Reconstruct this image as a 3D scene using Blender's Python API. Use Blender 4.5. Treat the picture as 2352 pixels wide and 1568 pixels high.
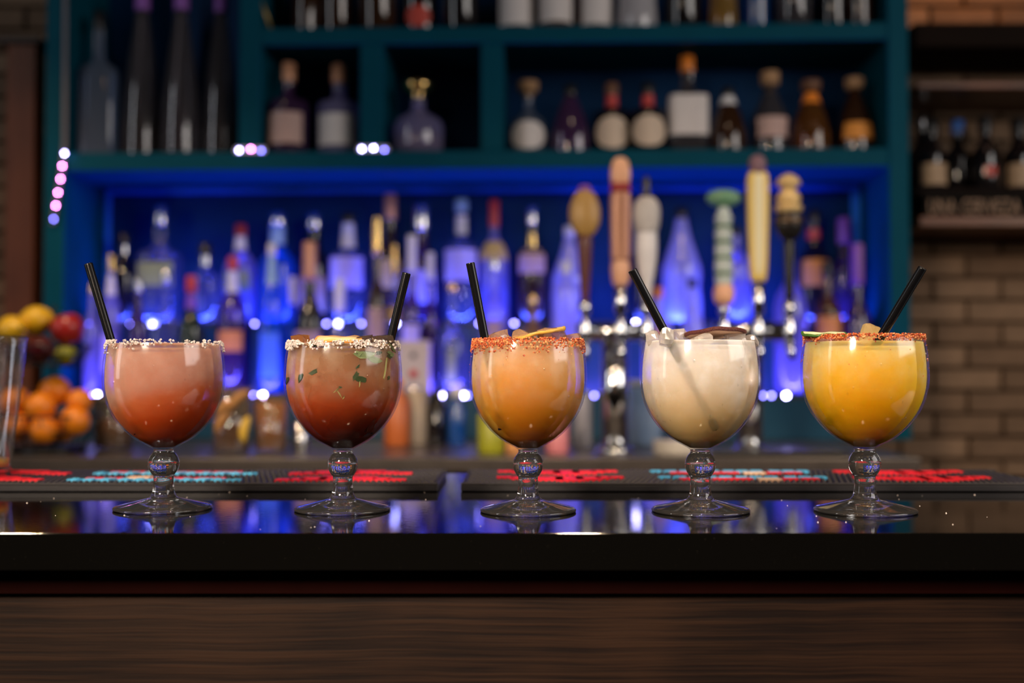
import bpy, bmesh, math, random
from mathutils import Vector, Matrix, noise as mnoise

random.seed(7)
scene = bpy.context.scene
for o in list(bpy.data.objects):
    bpy.data.objects.remove(o)
COL = scene.collection

# ------------------------------------------------------------------ camera
F = 2640.0                      # focal length in pixels of the 2352 x 1568 frame
CAMH = 0.131                    # camera height above the bar top (bar top is z = 0)
TILT = math.atan(76.0 / F)
cam_d = bpy.data.cameras.new('camera')
cam = bpy.data.objects.new('camera', cam_d)
COL.objects.link(cam)
cam.location = (0, 0, CAMH)
cam.rotation_euler = (math.pi / 2 + TILT, 0, 0)
cam_d.sensor_width = 36.0
cam_d.lens = 36.0 * F / 2352.0
cam_d.clip_start = 0.05
cam_d.dof.use_dof = True
cam_d.dof.focus_distance = 1.085
cam_d.dof.aperture_fstop = 2.6
scene.camera = cam

# ------------------------------------------------------------------ world, exposure
world = bpy.data.worlds.new('room_ambience')
scene.world = world
world.use_nodes = True
world.node_tree.nodes['Background'].inputs[0].default_value = (1.0, 0.72, 0.5, 1)
world.node_tree.nodes['Background'].inputs[1].default_value = 0.018
vs = scene.view_settings
vs.view_transform = 'Standard'
vs.look = 'None'
vs.exposure = 0.0
vs.gamma = 1.0
vs.use_curve_mapping = False
cy = scene.cycles
cy.max_bounces = 12
cy.transparent_max_bounces = 40
cy.transmission_bounces = 12
cy.glossy_bounces = 6
cy.diffuse_bounces = 4
cy.caustics_reflective = False
cy.caustics_refractive = False
cy.sample_clamp_indirect = 6.0


# ------------------------------------------------------------------ main lights
def aim(o, target):
    d = Vector(target) - o.location
    o.rotation_euler = d.to_track_quat('-Z', 'Y').to_euler()


def area(name, loc, target, sx, sy, watts, color, spread=180):
    l = bpy.data.lights.new(name, 'AREA')
    l.shape = 'RECTANGLE'
    l.size, l.size_y, l.energy, l.color = sx, sy, watts, color
    l.spread = math.radians(spread)
    o = bpy.data.objects.new(name, l)
    COL.objects.link(o)
    o.location = loc
    aim(o, target)
    return o


def spot(name, loc, target, watts, color, angle=80, blend=0.6, radius=0.05):
    l = bpy.data.lights.new(name, 'SPOT')
    l.energy, l.color, l.spot_size, l.spot_blend, l.shadow_soft_size = watts, color, math.radians(angle), blend, radius
    o = bpy.data.objects.new(name, l)
    COL.objects.link(o)
    o.location = loc
    aim(o, target)
    return o


# daylight window of the room, behind the camera to the right
area('window_light', (2.7, 0.25, 1.35), (0.0, 1.3, 0.1), 2.0, 1.5, 52, (1.0, 0.93, 0.88))
# tall narrow window of the room, far left
area('side_window_light', (-3.0, 0.7, 1.2), (-0.9, 3.2, 0.75), 0.3, 2.2, 16, (0.90, 0.94, 1.0))
# three tall tube lamps hanging in the room, behind the camera to the left
for k in range(3):
    area('tube_lamp', (-1.25 + k * 0.16, -0.75, 1.15), (0.0, 1.1, 0.02), 0.05, 0.5, 3.4, (1.0, 0.80, 0.60), 60)
# warm ceiling lamps of the room behind the camera
for x in (-0.2, 1.2):
    spot('room_downlight', (x, -1.0, 1.75), (x * 0.6, 1.05, 0.0), 54, (1.0, 0.82, 0.64), 44, 0.6, 0.08)
# warm downlights in the ceiling over the bar
for i, (x, w) in enumerate(((-1.1, 42), (0.15, 38), (1.35, 42))):
    spot('downlight', (x, 0.72, 1.6), (x * 0.8, 1.1, 0), w, (1.0, 0.70, 0.43), 95, 0.7, 0.04)
# warm downlights between the bar and the back bar
for x, w in ((-1.0, 78), (0.3, 17), (1.2, 7)):
    spot('service_downlight', (x, 1.75, 1.75), (x, 2.65, 0.1), w, (1.0, 0.72, 0.48), 66, 0.7, 0.05)
# small picture light washing the bricks over the wine shelf
spot('brick_wash_light', (1.42, 3.40, 1.72), (1.42, 3.575, 1.18), 16, (1.0, 0.38, 0.10), 80, 0.8, 0.03)
# added spot, no real lamp, brightening the wooden post at the left
spot('post_fill_light', (-1.35, 2.5, 1.2), (-1.44, 3.36, 0.45), 7, (1.0, 0.6, 0.32), 60, 0.9, 0.04)
# little lamp over the polished shelf
spot('shelf_lamp', (1.37, 3.12, 1.16), (1.37, 3.29, 0.965), 0.5, (1.0, 0.55, 0.38), 40, 0.9, 0.02)
# added fill spot past the back counter's end, brightening the bricks
spot('brick_fill_light', (1.75, 2.6, 0.62), (1.5, 3.58, 0.02), 5, (1.0, 0.66, 0.40), 75, 0.9, 0.05)


# ------------------------------------------------------------------ helpers: pixels to places
def ray(px, py):
    x = (px - 1176.0) / F
    y = (784.0 - py) / F
    return Vector((x, math.cos(TILT) - y * math.sin(TILT), math.sin(TILT) + y * math.cos(TILT)))


def P(px, py, depth):
    r = ray(px, py)
    return Vector((0, 0, CAMH)) + r * (depth / r.y)


D0 = 3.15
YAW = -0.033                       # the back bar stands slightly turned, its right side nearer
RYAW = Matrix.Rotation(YAW, 4, 'Z')
BB = Matrix.Translation((0, D0, 0)) @ RYAW
BBI = BB.inverted()


def L(px, py, off=0.0):
    """pixel -> local back-bar coordinates on the plane local y = off"""
    o = BBI @ Vector((0, 0, CAMH))
    d = BBI.to_3x3() @ ray(px, py)
    t = (off - o.y) / d.y
    return o + d * t


# ------------------------------------------------------------------ helpers: objects
def link(o, parent=None):
    COL.objects.link(o)
    if parent is not None:
        o.parent = parent
    return o


def tag(o, label=None, cat=None, group=None, kind=None):
    if label:
        o['label'] = label
    if cat:
        o['category'] = cat
    if group:
        o['group'] = group
    if kind:
        o['kind'] = kind
    return o


def empty(name, loc=(0, 0, 0), rot=(0, 0, 0)):
    o = bpy.data.objects.new(name, None)
    o.empty_display_size = 0.02
    COL.objects.link(o)
    o.location = loc
    o.rotation_euler = rot
    return o


def mesh_obj(name, verts, faces, mat, parent=None, smooth=False, loc=None):
    me = bpy.data.meshes.new(name)
    me.from_pydata([tuple(v) for v in verts], [], faces)
    me.update()
    if smooth:
        for p in me.polygons:
            p.use_smooth = True
    if mat:
        me.materials.append(mat)
    o = bpy.data.objects.new(name, me)
    link(o, parent)
    if loc is not None:
        o.location = loc
    return o


def bm_obj(name, bm, mat, parent=None, smooth=False, loc=None):
    me = bpy.data.meshes.new(name)
    bm.normal_update()
    bm.to_mesh(me)
    bm.free()
    if smooth:
        for p in me.polygons:
            p.use_smooth = True
    if mat:
        me.materials.append(mat)
    o = bpy.data.objects.new(name, me)
    link(o, parent)
    if loc is not None:
        o.location = loc
    return o


def box_bm(x0, x1, y0, y1, z0, z1, bevel=0.0, seg=2, bm=None):
    own = bm is None
    b = bmesh.new()
    bmesh.ops.create_cube(b, size=1.0)
    for v in b.verts:
        v.co = Vector(((x0 + x1) / 2 + v.co.x * (x1 - x0), (y0 + y1) / 2 + v.co.y * (y1 - y0), (z0 + z1) / 2 + v.co.z * (z1 - z0)))
    if bevel > 0:
        bmesh.ops.bevel(b, geom=b.edges[:], offset=bevel, segments=seg, affect='EDGES', profile=0.5)
    return b


def box(name, x0, x1, y0, y1, z0, z1, mat, parent=None, bevel=0.0, seg=2):
    return bm_obj(name, box_bm(x0, x1, y0, y1, z0, z1, bevel, seg), mat, parent)


def lathe(name, prof, mat, parent=None, seg=32, sq=0.0, flat=1.0, smooth=True, loc=None, cap0=True, cap1=True):
    """surface of revolution; sq > 0 squares the section, flat squashes its depth"""
    verts, faces, rings = [], [], []
    for r, z in prof:
        if r < 1e-6:
            rings.append([len(verts)])
            verts.append((0, 0, z))
        else:
            ring = []
            for i in range(seg):
                a = 2 * math.pi * i / seg
                c, s = math.cos(a), math.sin(a)
                k = 1.0
                if sq > 0:
                    n = 2 + sq * 8
                    k = (abs(c) ** n + abs(s) ** n) ** (-1.0 / n)
                ring.append(len(verts))
                verts.append((r * c * k, r * s * k * flat, z))
            rings.append(ring)
    for a, b in zip(rings[:-1], rings[1:]):
        if len(a) == 1 and len(b) == 1:
            continue
        if len(a) == 1:
            for i in range(seg):
                faces.append((a[0], b[(i + 1) % seg], b[i]))
        elif len(b) == 1:
            for i in range(seg):
                faces.append((a[i], a[(i + 1) % seg], b[0]))
        else:
            for i in range(seg):
                j = (i + 1) % seg
                faces.append((a[i], a[j], b[j], b[i]))
    if cap0 and len(rings[0]) > 1:
        faces.append(tuple(reversed(rings[0])))
    if cap1 and len(rings[-1]) > 1:
        faces.append(tuple(rings[-1]))
    return mesh_obj(name, verts, faces, mat, parent, smooth, loc)


def tube(name, a, b, ra, rb, mat, parent=None, seg=16, smooth=True):
    a, b = Vector(a), Vector(b)
    q = (b - a).to_track_quat('Z', 'Y').to_matrix()
    verts, faces = [], []
    for p, r in ((a, ra), (b, rb)):
        for i in range(seg):
            t = 2 * math.pi * i / seg
            verts.append(p + q @ Vector((r * math.cos(t), r * math.sin(t), 0)))
    for i in range(seg):
        j = (i + 1) % seg
        faces.append((i, j, seg + j, seg + i))
    faces.append(tuple(reversed(range(seg))))
    faces.append(tuple(range(seg, 2 * seg)))
    return mesh_obj(name, verts, faces, mat, parent, smooth)


def polytube(name, pts, r, mat, parent=None, seg=10, closed=False):
    pts = [Vector(p) for p in pts]
    n = len(pts)
    verts, faces = [], []
    for k, p in enumerate(pts):
        if closed:
            d = pts[(k + 1) % n] - pts[k - 1]
        else:
            d = pts[min(k + 1, n - 1)] - pts[max(k - 1, 0)]
        q = d.to_track_quat('Z', 'Y').to_matrix()
        for i in range(seg):
            t = 2 * math.pi * i / seg
            verts.append(p + q @ Vector((r * math.cos(t), r * math.sin(t), 0)))
    m = n if closed else n - 1
    for k in range(m):
        k2 = (k + 1) % n
        for i in range(seg):
            j = (i + 1) % seg
            faces.append((k * seg + i, k * seg + j, k2 * seg + j, k2 * seg + i))
    if not closed:
        faces.append(tuple(reversed(range(seg))))
        faces.append(tuple(range((n - 1) * seg, n * seg)))
    return mesh_obj(name, verts, faces, mat, parent, True)


# ------------------------------------------------------------------ materials
MATS = {}


def srgb(r, g, b):
    def f(c):
        c /= 255.0
        return c / 12.92 if c <= 0.04045 else ((c + 0.055) / 1.055) ** 2.4
    return (f(r), f(g), f(b))


def new_mat(name):
    m = bpy.data.materials.new(name)
    m.use_nodes = True
    nt = m.node_tree
    for n in list(nt.nodes):
        nt.nodes.remove(n)
    out = nt.nodes.new('ShaderNodeOutputMaterial')
    return m, nt, out


def pm(name, col, rough=0.5, metal=0.0, spec=0.5, noise=0.0, nscale=40.0, bump=0.0, coat=0.0):
    """principled material with a little procedural variation"""
    if name in MATS:
        return MATS[name]
    m, nt, out = new_mat(name)
    b = nt.nodes.new('ShaderNodeBsdfPrincipled')
    b.inputs['Base Color'].default_value = (*col, 1)
    b.inputs['Roughness'].default_value = rough
    b.inputs['Metallic'].default_value = metal
    b.inputs['Specular IOR Level'].default_value = spec
    b.inputs['Coat Weight'].default_value = coat
    if noise > 0 or bump > 0:
        tc = nt.nodes.new('ShaderNodeTexCoord')
        nz = nt.nodes.new('ShaderNodeTexNoise')
        nz.inputs['Scale'].default_value = nscale
        nz.inputs['Detail'].default_value = 4
        nt.links.new(tc.outputs['Object'], nz.inputs['Vector'])
        if noise > 0:
            mx = nt.nodes.new('ShaderNodeMix')
            mx.data_type = 'RGBA'
            mx.inputs['A'].default_value = (*[c * (1 - noise) for c in col], 1)
            mx.inputs['B'].default_value = (*[min(1, c * (1 + noise)) for c in col], 1)
            nt.links.new(nz.outputs['Fac'], mx.inputs['Factor'])
            nt.links.new(mx.outputs['Result'], b.inputs['Base Color'])
        if bump > 0:
            bp = nt.nodes.new('ShaderNodeBump')
            bp.inputs['Strength'].default_value = bump
            bp.inputs['Distance'].default_value = 0.002
            nt.links.new(nz.outputs['Fac'], bp.inputs['Height'])
            nt.links.new(bp.outputs['Normal'], b.inputs['Normal'])
    nt.links.new(b.outputs[0], out.inputs['Surface'])
    MATS[name] = m
    return m


def emit(name, col, s):
    if name in MATS:
        return MATS[name]
    m, nt, out = new_mat(name)
    e = nt.nodes.new('ShaderNodeEmission')
    e.inputs[0].default_value = (*col, 1)
    e.inputs[1].default_value = s
    nt.links.new(e.outputs[0], out.inputs['Surface'])
    MATS[name] = m
    return m


def thin_glass(name, tint, body=0.0, bodycol=None, rough=0.03, base=0.04, edge=0.9, transl=0.0):
    """clear glass wall: see-through, with a reflection that grows towards the edges"""
    if name in MATS:
        return MATS[name]
    m, nt, out = new_mat(name)
    tr = nt.nodes.new('ShaderNodeBsdfTransparent')
    tr.inputs[0].default_value = (*tint, 1)
    gl = nt.nodes.new('ShaderNodeBsdfGlossy')
    gl.inputs['Roughness'].default_value = rough
    lw = nt.nodes.new('ShaderNodeLayerWeight')
    lw.inputs['Blend'].default_value = 0.5
    pw = nt.nodes.new('ShaderNodeMath')
    pw.operation = 'POWER'
    pw.inputs[1].default_value = 4.0
    nt.links.new(lw.outputs['Facing'], pw.inputs[0])
    ma = nt.nodes.new('ShaderNodeMath')
    ma.operation = 'MULTIPLY_ADD'
    ma.inputs[1].default_value = edge
    ma.inputs[2].default_value = base
    ma.use_clamp = True
    nt.links.new(pw.outputs[0], ma.inputs[0])
    last = tr
    if body > 0:
        df = nt.nodes.new('ShaderNodeBsdfDiffuse')
        df.inputs[0].default_value = (*(bodycol or tint), 1)
        src = df
        if transl > 0:
            tl = nt.nodes.new('ShaderNodeBsdfTranslucent')
            tl.inputs[0].default_value = (*(bodycol or tint), 1)
            mt = nt.nodes.new('ShaderNodeMixShader')
            mt.inputs[0].default_value = transl
            nt.links.new(df.outputs[0], mt.inputs[1])
            nt.links.new(tl.outputs[0], mt.inputs[2])
            src = mt
        mb = nt.nodes.new('ShaderNodeMixShader')
        mb.inputs[0].default_value = body
        nt.links.new(tr.outputs[0], mb.inputs[1])
        nt.links.new(src.outputs[0], mb.inputs[2])
        last = mb
    mx = nt.nodes.new('ShaderNodeMixShader')
    nt.links.new(ma.outputs[0], mx.inputs[0])
    nt.links.new(last.outputs[0], mx.inputs[1])
    nt.links.new(gl.outputs[0], mx.inputs[2])
    nt.links.new(mx.outputs[0], out.inputs['Surface'])
    MATS[name] = m
    return m


def solid_glass(name, tint=(1, 1, 1), rough=0.0, ior=1.5, haze=0.022):
    if name in MATS:
        return MATS[name]
    m, nt, out = new_mat(name)
    b = nt.nodes.new('ShaderNodeBsdfPrincipled')
    b.inputs['Base Color'].default_value = (*tint, 1)
    b.inputs['Roughness'].default_value = rough
    b.inputs['IOR'].default_value = ior
    b.inputs['Transmission Weight'].default_value = 1.0
    df = nt.nodes.new('ShaderNodeBsdfDiffuse')
    df.inputs[0].default_value = (0.75, 0.74, 0.76, 1)
    mx = nt.nodes.new('ShaderNodeMixShader')
    mx.inputs[0].default_value = haze
    nt.links.new(b.outputs[0], mx.inputs[1])
    nt.links.new(df.outputs[0], mx.inputs[2])
    nt.links.new(mx.outputs[0], out.inputs['Surface'])
    MATS[name] = m
    return m


def wood(name, dark, light, scale=(2, 60, 60), thresh=(0.42, 0.68), rough=0.55, detail=8, bump=0.15, warp=0.12):
    """brushed, worn wood: long streaks of the lighter tone over the darker"""
    if name in MATS:
        return MATS[name]
    m, nt, out = new_mat(name)
    b = nt.nodes.new('ShaderNodeBsdfPrincipled')
    b.inputs['Roughness'].default_value = rough
    b.inputs['Specular IOR Level'].default_value = 0.25
    tc = nt.nodes.new('ShaderNodeTexCoord')
    big = nt.nodes.new('ShaderNodeTexNoise')
    big.inputs['Scale'].default_value = 3.2
    big.inputs['Detail'].default_value = 3
    nt.links.new(tc.outputs['Object'], big.inputs['Vector'])
    wv = nt.nodes.new('ShaderNodeVectorMath')
    wv.operation = 'MULTIPLY_ADD'
    wv.inputs[1].default_value = (0, 0, warp)
    nt.links.new(big.outputs['Color'], wv.inputs[0])
    nt.links.new(tc.outputs['Object'], wv.inputs[2])
    mp = nt.nodes.new('ShaderNodeMapping')
    mp.inputs['Scale'].default_value = scale
    nt.links.new(wv.outputs[0], mp.inputs['Vector'])
    nz = nt.nodes.new('ShaderNodeTexNoise')
    nz.inputs['Scale'].default_value = 1.0
    nz.inputs['Detail'].default_value = detail
    nz.inputs['Roughness'].default_value = 0.65
    nt.links.new(mp.outputs[0], nz.inputs['Vector'])
    mx2 = nt.nodes.new('ShaderNodeMath')
    mx2.operation = 'MULTIPLY_ADD'
    mx2.inputs[1].default_value = 0.55
    nt.links.new(big.outputs['Fac'], mx2.inputs[0])
    sc2 = nt.nodes.new('ShaderNodeMath')
    sc2.operation = 'MULTIPLY'
    sc2.inputs[1].default_value = 0.5
    nt.links.new(nz.outputs['Fac'], sc2.inputs[0])
    nt.links.new(sc2.outputs[0], mx2.inputs[2])
    cr = nt.nodes.new('ShaderNodeValToRGB')
    cr.color_ramp.elements[0].position = thresh[0]
    cr.color_ramp.elements[0].color = (*dark, 1)
    cr.color_ramp.elements[1].position = thresh[1]
    cr.color_ramp.elements[1].color = (*light, 1)
    nt.links.new(mx2.outputs[0], cr.inputs[0])
    nt.links.new(cr.outputs[0], b.inputs['Base Color'])
    bp = nt.nodes.new('ShaderNodeBump')
    bp.inputs['Strength'].default_value = bump
    bp.inputs['Distance'].default_value = 0.002
    nt.links.new(nz.outputs['Fac'], bp.inputs['Height'])
    nt.links.new(bp.outputs[0], b.inputs['Normal'])
    nt.links.new(b.outputs[0], out.inputs['Surface'])
    MATS[name] = m
    return m


def granite():
    m, nt, out = new_mat('black_granite')
    b = nt.nodes.new('ShaderNodeBsdfPrincipled')
    b.inputs['Roughness'].default_value = 0.05
    b.inputs['IOR'].default_value = 1.6
    tc = nt.nodes.new('ShaderNodeTexCoord')
    nz = nt.nodes.new('ShaderNodeTexNoise')
    nz.inputs['Scale'].default_value = 900
    nt.links.new(tc.outputs['Object'], nz.inputs['Vector'])
    cr = nt.nodes.new('ShaderNodeValToRGB')
    cr.color_ramp.elements[0].position = 0.74
    cr.color_ramp.elements[0].color = (0.002, 0.0019, 0.0017, 1)
    cr.color_ramp.elements[1].position = 0.86
    cr.color_ramp.elements[1].color = (0.05, 0.04, 0.03, 1)
    nt.links.new(nz.outputs['Fac'], cr.inputs[0])
    nt.links.new(cr.outputs[0], b.inputs['Base Color'])
    mp = nt.nodes.new('ShaderNodeMapping')
    mp.inputs['Scale'].default_value = (120, 260, 260)
    nt.links.new(tc.outputs['Object'], mp.inputs['Vector'])
    n2 = nt.nodes.new('ShaderNodeTexNoise')
    n2.inputs['Scale'].default_value = 1
    n2.inputs['Detail'].default_value = 3
    nt.links.new(mp.outputs[0], n2.inputs['Vector'])
    bp = nt.nodes.new('ShaderNodeBump')
    bp.inputs['Strength'].default_value = 0.05
    bp.inputs['Distance'].default_value = 0.0006
    nt.links.new(n2.outputs['Fac'], bp.inputs['Height'])
    nt.links.new(bp.outputs[0], b.inputs['Normal'])
    nt.links.new(b.outputs[0], out.inputs['Surface'])
    return m


M_granite = granite()
M_panel = wood('worn_brushed_wood', (0.0055, 0.0017, 0.0009), (0.026, 0.0108, 0.0048), (4.5, 30, 330), (0.47, 0.60), warp=0.016, detail=10)
M_rail = pm('dark_red_wood', (0.008, 0.0012, 0.0009), 0.8, spec=0.03, noise=0.3, nscale=30)
M_teal = pm('teal_paint', (0.0, 0.060, 0.095), 0.6, spec=0.08, noise=0.12, nscale=14, bump=0.05)
M_tealback = pm('shaded_teal_paint', (0.001, 0.028, 0.095), 0.6, spec=0.12, noise=0.1, nscale=10)  # teal of the unit with the bays' shade put into its colour
M_brick = pm('tan_painted_brick', (0.21, 0.135, 0.085), 0.7, spec=0.2, noise=0.35, nscale=18, bump=0.4)
M_brick2 = pm('brown_painted_brick', (0.16, 0.10, 0.062), 0.7, spec=0.2, noise=0.35, nscale=18, bump=0.4)
M_mortar = pm('mortar', (0.15, 0.098, 0.064), 0.9, spec=0.1, noise=0.3, nscale=60)
M_shelfwood = wood('shelf_wood', (0.05, 0.015, 0.005), (0.20, 0.07, 0.025), (3, 40, 60), (0.3, 0.7), 0.35)
M_postwood = wood('post_wood', (0.06, 0.014, 0.004), (0.17, 0.05, 0.018), (40, 40, 2.5), (0.3, 0.7), 0.5)
M_steel = pm('brushed_steel', (0.55, 0.54, 0.53), 0.22, 1.0)
M_chrome = pm('chrome', (0.8, 0.8, 0.8), 0.12, 1.0)
M_counter = pm('back_counter_stone', (0.055, 0.045, 0.04), 0.28, spec=0.5, noise=0.4, nscale=30)
M_rubber = pm('black_rubber', (0.020, 0.019, 0.023), 0.5, spec=0.4)
M_red = pm('red_rubber', (0.80, 0.015, 0.03), 0.45, spec=0.4, noise=0.15, nscale=120)
M_blue = pm('light_blue_rubber', (0.09, 0.50, 0.85), 0.45, spec=0.4, noise=0.15, nscale=120)
M_cream = pm('cream_rubber', (0.75, 0.48, 0.32), 0.5, spec=0.3)
M_black = pm('black_plastic', (0.004, 0.004, 0.005), 0.2, spec=0.28)
M_bowl = thin_glass('bowl_glass', (0.99, 0.99, 0.99), base=0.035, edge=0.6, rough=0.11)
M_stem = solid_glass('stem_glass')
M_salt = pm('salt', (0.60, 0.53, 0.50), 0.4, spec=0.5)
M_ice = thin_glass('ice', (0.97, 0.97, 0.97), body=0.55, bodycol=(0.80, 0.75, 0.71), rough=0.08, base=0.08, edge=0.7, transl=0.5)

# ------------------------------------------------------------------ setting: floor and brick wall
fl = box('floor', -2.6, 2.6, -2.2, 3.72, -1.10, -1.07, pm('dark_floor', (0.03, 0.022, 0.018), 0.5, noise=0.3, nscale=5))
tag(fl, 'dark floor of the bar room', kind='structure')
wb = box('wall_back', -2.6, 2.6, 3.615, 3.70, -1.07, 2.0, M_mortar)
tag(wb, 'tan painted brick wall behind the back bar', kind='structure')
bl, bh, gap = 0.205, 0.062, 0.009
brick_me = {}
for k, mt in enumerate((M_brick, M_brick2)):
    b = box_bm(-bl / 2, bl / 2, -0.02, 0.02, -bh / 2, bh / 2, 0.004, 1)
    me = bpy.data.meshes.new('brick')
    b.to_mesh(me)
    b.free()
    me.materials.append(mt)
    brick_me[k] = me
row = 0
z = -0.24
while z < 1.36:
    for side in (-1, 1):
        for c in range(4):
            x = side * (1.10 + c * (bl + gap)) + (0.5 * (bl + gap) if row % 2 else 0)
            if not (1.08 < abs(x) < 1.78):
                continue
            o = bpy.data.objects.new('brick', brick_me[random.randrange(2)])
            link(o, wb)
            o.location = (x, 3.602 + random.uniform(-0.004, 0.003), z)
            o.rotation_euler = (0, random.uniform(-0.008, 0.008), 0)
    row += 1
    z += bh + gap

# ------------------------------------------------------------------ the bar counter and its front
bc = box('bar_counter', -1.6, 1.6, 0.955, 1.53, -0.031, 0.0, M_granite, bevel=0.0010, seg=3)
tag(bc, 'long polished black granite bar top carrying the five cocktails', 'bar top')
bf = empty('wooden_bar', (0, 1.0, -1.07))
tag(bf, 'dark worn brown wooden bar front below the black bar top', 'bar front')
o = box('top_rail', -1.6, 1.6, -0.022, 0.02, 1.07 - 0.054, 1.07 - 0.031, M_rail, bf)
o['label'] = 'dark red wooden rail under the bar top'
box('front_panel', -1.6, 1.6, -0.014, 0.02, 0.0, 1.07 - 0.054, M_panel, bf)
box('inner_panel', -1.6, 1.6, 0.48, 0.5, 0.0, 1.07 - 0.031, M_rail, bf)

# ------------------------------------------------------------------ rubber bar mats
def make_mat(label):
    root = empty('bar_mat')
    tag(root, label, 'bar mat', 'rubber bar mats on the bar top')
    W, Dp, H = 0.672, 0.185, 0.0098
    box('base', -W / 2, W / 2, -Dp / 2, Dp / 2, 0, H - 0.0022, M_rubber, root, 0.0012, 1)
    lip = [(-W / 2, W / 2, -Dp / 2, -Dp / 2 + 0.006), (-W / 2, W / 2, Dp / 2 - 0.006, Dp / 2)]
    for l in lip:
        box('edge_lip', l[0], l[1], l[2], l[3], H - 0.003, H, M_rubber, root, 0.0008, 1)
    # fields of fine slanted ribs
    verts, faces = [], []

    def rib(x, y, w, d, h):
        k = len(verts)
        for dz, s in ((H - 0.0025, 1.0), (H - 0.0025 + h, 0.6)):
            for sx, sy in ((-1, -1), (1, -1), (1, 1), (-1, 1)):
                verts.append((x + sx * w * s / 2, y + sy * d * s / 2, dz))
        faces.extend([(k + 4, k + 5, k + 6, k + 7), (k, k + 1, k + 5, k + 4), (k + 1, k + 2, k + 6, k + 5), (k + 2, k + 3, k + 7, k + 6), (k + 3, k, k + 4, k + 7)])
    nx, ny = 96, 12
    for i in range(nx):
        for j in range(ny):
            x = -W / 2 + 0.008 + (i + (0.5 if j % 2 else 0)) * (W - 0.02) / nx
            y = -Dp / 2 + 0.013 + j * (Dp - 0.026) / (ny - 1)
            rib(x, y, 0.0046, 0.0125, 0.0028)
    st = mesh_obj('rib_field', verts, faces, M_rubber, root)
    st['kind'] = 'stuff'
    st['label'] = 'field of fine raised rubber ribs'

    def slab(name, pts, z0, z1, mat):
        n = len(pts)
        v = [(p[0], p[1], z0) for p in pts] + [(p[0], p[1], z1) for p in pts]
        f = [tuple(range(n, 2 * n))] + [(i, (i + 1) % n, n + (i + 1) % n, n + i) for i in range(n)]
        return mesh_obj(name, v, f, mat, root)
    z0, z1 = H - 0.0024, H + 0.0012
    for r in (0, 1):
        yc = 0.040 - r * 0.084
        # red emblems: a long bar with a stepped, deeper middle
        for x0, x1 in ((-0.297, -0.148), (0.122, 0.280)):
            w = x1 - x0
            bars = [(0, .14, .026, .007), (.12, .26, .022, -.004), (.24, .52, .020, -.020), (.46, .68, .024, -.026), (.62, .82, .022, -.012), (.78, .90, .026, .002), (.88, 1.0, .028, .008)]
            for a, b2, t, bt in bars:
                slab('raised_emblem', [(x0 + a * w, yc + bt), (x0 + b2 * w, yc + bt), (x0 + b2 * w, yc + t), (x0 + a * w, yc + t)], z0, z1, M_red)
        # blue letters over a red underline with a cream seal
        xs, n = -0.108, 11
        for i in range(n):
            lw = 0.0155
            x = xs + i * 0.0178 + (0.004 if i > 7 else 0)
            d = 0.006 if i == 0 else 0.019
            t = 0.024
            sl = 0.004
            pts = [(x + sl, yc + t), (x + lw * 0.75 + sl, yc + t), (x + lw, yc + t - 0.006), (x + lw - sl * 0.3, yc + t - d), (x + lw * 0.6 - sl * 0.3, yc + t - d), (x + lw * 0.55, yc + t - 0.010), (x, yc + t - 0.009)]
            if i % 3 == 2:
                pts = [(x + sl, yc + t), (x + lw + sl * .4, yc + t), (x + lw - sl * .4, yc + t - d), (x, yc + t - d)]
            slab('raised_letter', list(reversed(pts)), z0, z1 + 0.0004, M_blue)
        for a, b2 in ((-0.085, -0.05), (-0.046, 0.0), (0.034, 0.052), (0.056, 0.076)):
            slab('raised_underline', [(a, yc - 0.008), (b2, yc - 0.008), (b2, yc + 0.004), (a, yc + 0.004)], z0, z1, M_red)
        slab('raised_seal', [(0.004, yc - 0.020), (0.030, yc - 0.020), (0.030, yc + 0.0), (0.004, yc + 0.0)], z0, z1 + 0.0004, M_cream)
    return root


m1 = make_mat('black rubber bar mat behind the three right-hand glasses, lettering facing the camera')
m1.location = (-0.057 + 0.336, 1.288 + 0.0925, 0.0002)
m1.rotation_euler = (0, 0, -0.004)
m2 = make_mat('black rubber bar mat behind the two left-hand glasses, lettering upside down')
m2.location = (-0.083 - 0.336, 1.288 + 0.0925, 0.0002)
m2.rotation_euler = (0, 0, math.pi + 0.003)
# ------------------------------------------------------------------ cocktail glasses
OUT = [(0.0551, 0.1648), (0.0563, 0.1580), (0.0575, 0.1498), (0.0583, 0.1420), (0.0587, 0.1340), (0.0587, 0.1260), (0.0577, 0.1165), (0.0554, 0.1070),
       (0.0520, 0.0985), (0.0472, 0.0900), (0.0398, 0.0806), (0.0340, 0.0750), (0.0280, 0.0702), (0.0215, 0.0664), (0.0160, 0.0636), (0.0120, 0.0614), (0.0099, 0.0598)]
STEM = [(0.0, 0.0596), (0.0099, 0.0596), (0.0096, 0.0584), (0.0100, 0.0566), (0.0117, 0.0546), (0.0136, 0.0516), (0.0147, 0.0486), (0.0150, 0.0455),
        (0.0147, 0.0422), (0.0136, 0.0390), (0.0117, 0.0358), (0.0101, 0.0338), (0.0098, 0.0326), (0.0097, 0.0300), (0.0097, 0.0260), (0.0101, 0.0210),
        (0.0108, 0.0170), (0.0121, 0.0138), (0.0140, 0.0116)]
FOOT = [(0.0140, 0.0116), (0.0190, 0.0102), (0.0250, 0.0087), (0.0330, 0.0067), (0.0410, 0.0048), (0.0458, 0.0036), (0.0474, 0.0026), (0.0478, 0.0015),
        (0.0472, 0.0004), (0.0455, 0.0), (0.0400, 0.0006), (0.0250, 0.0022), (0.0, 0.0030)]
WALL = 0.0021


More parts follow.
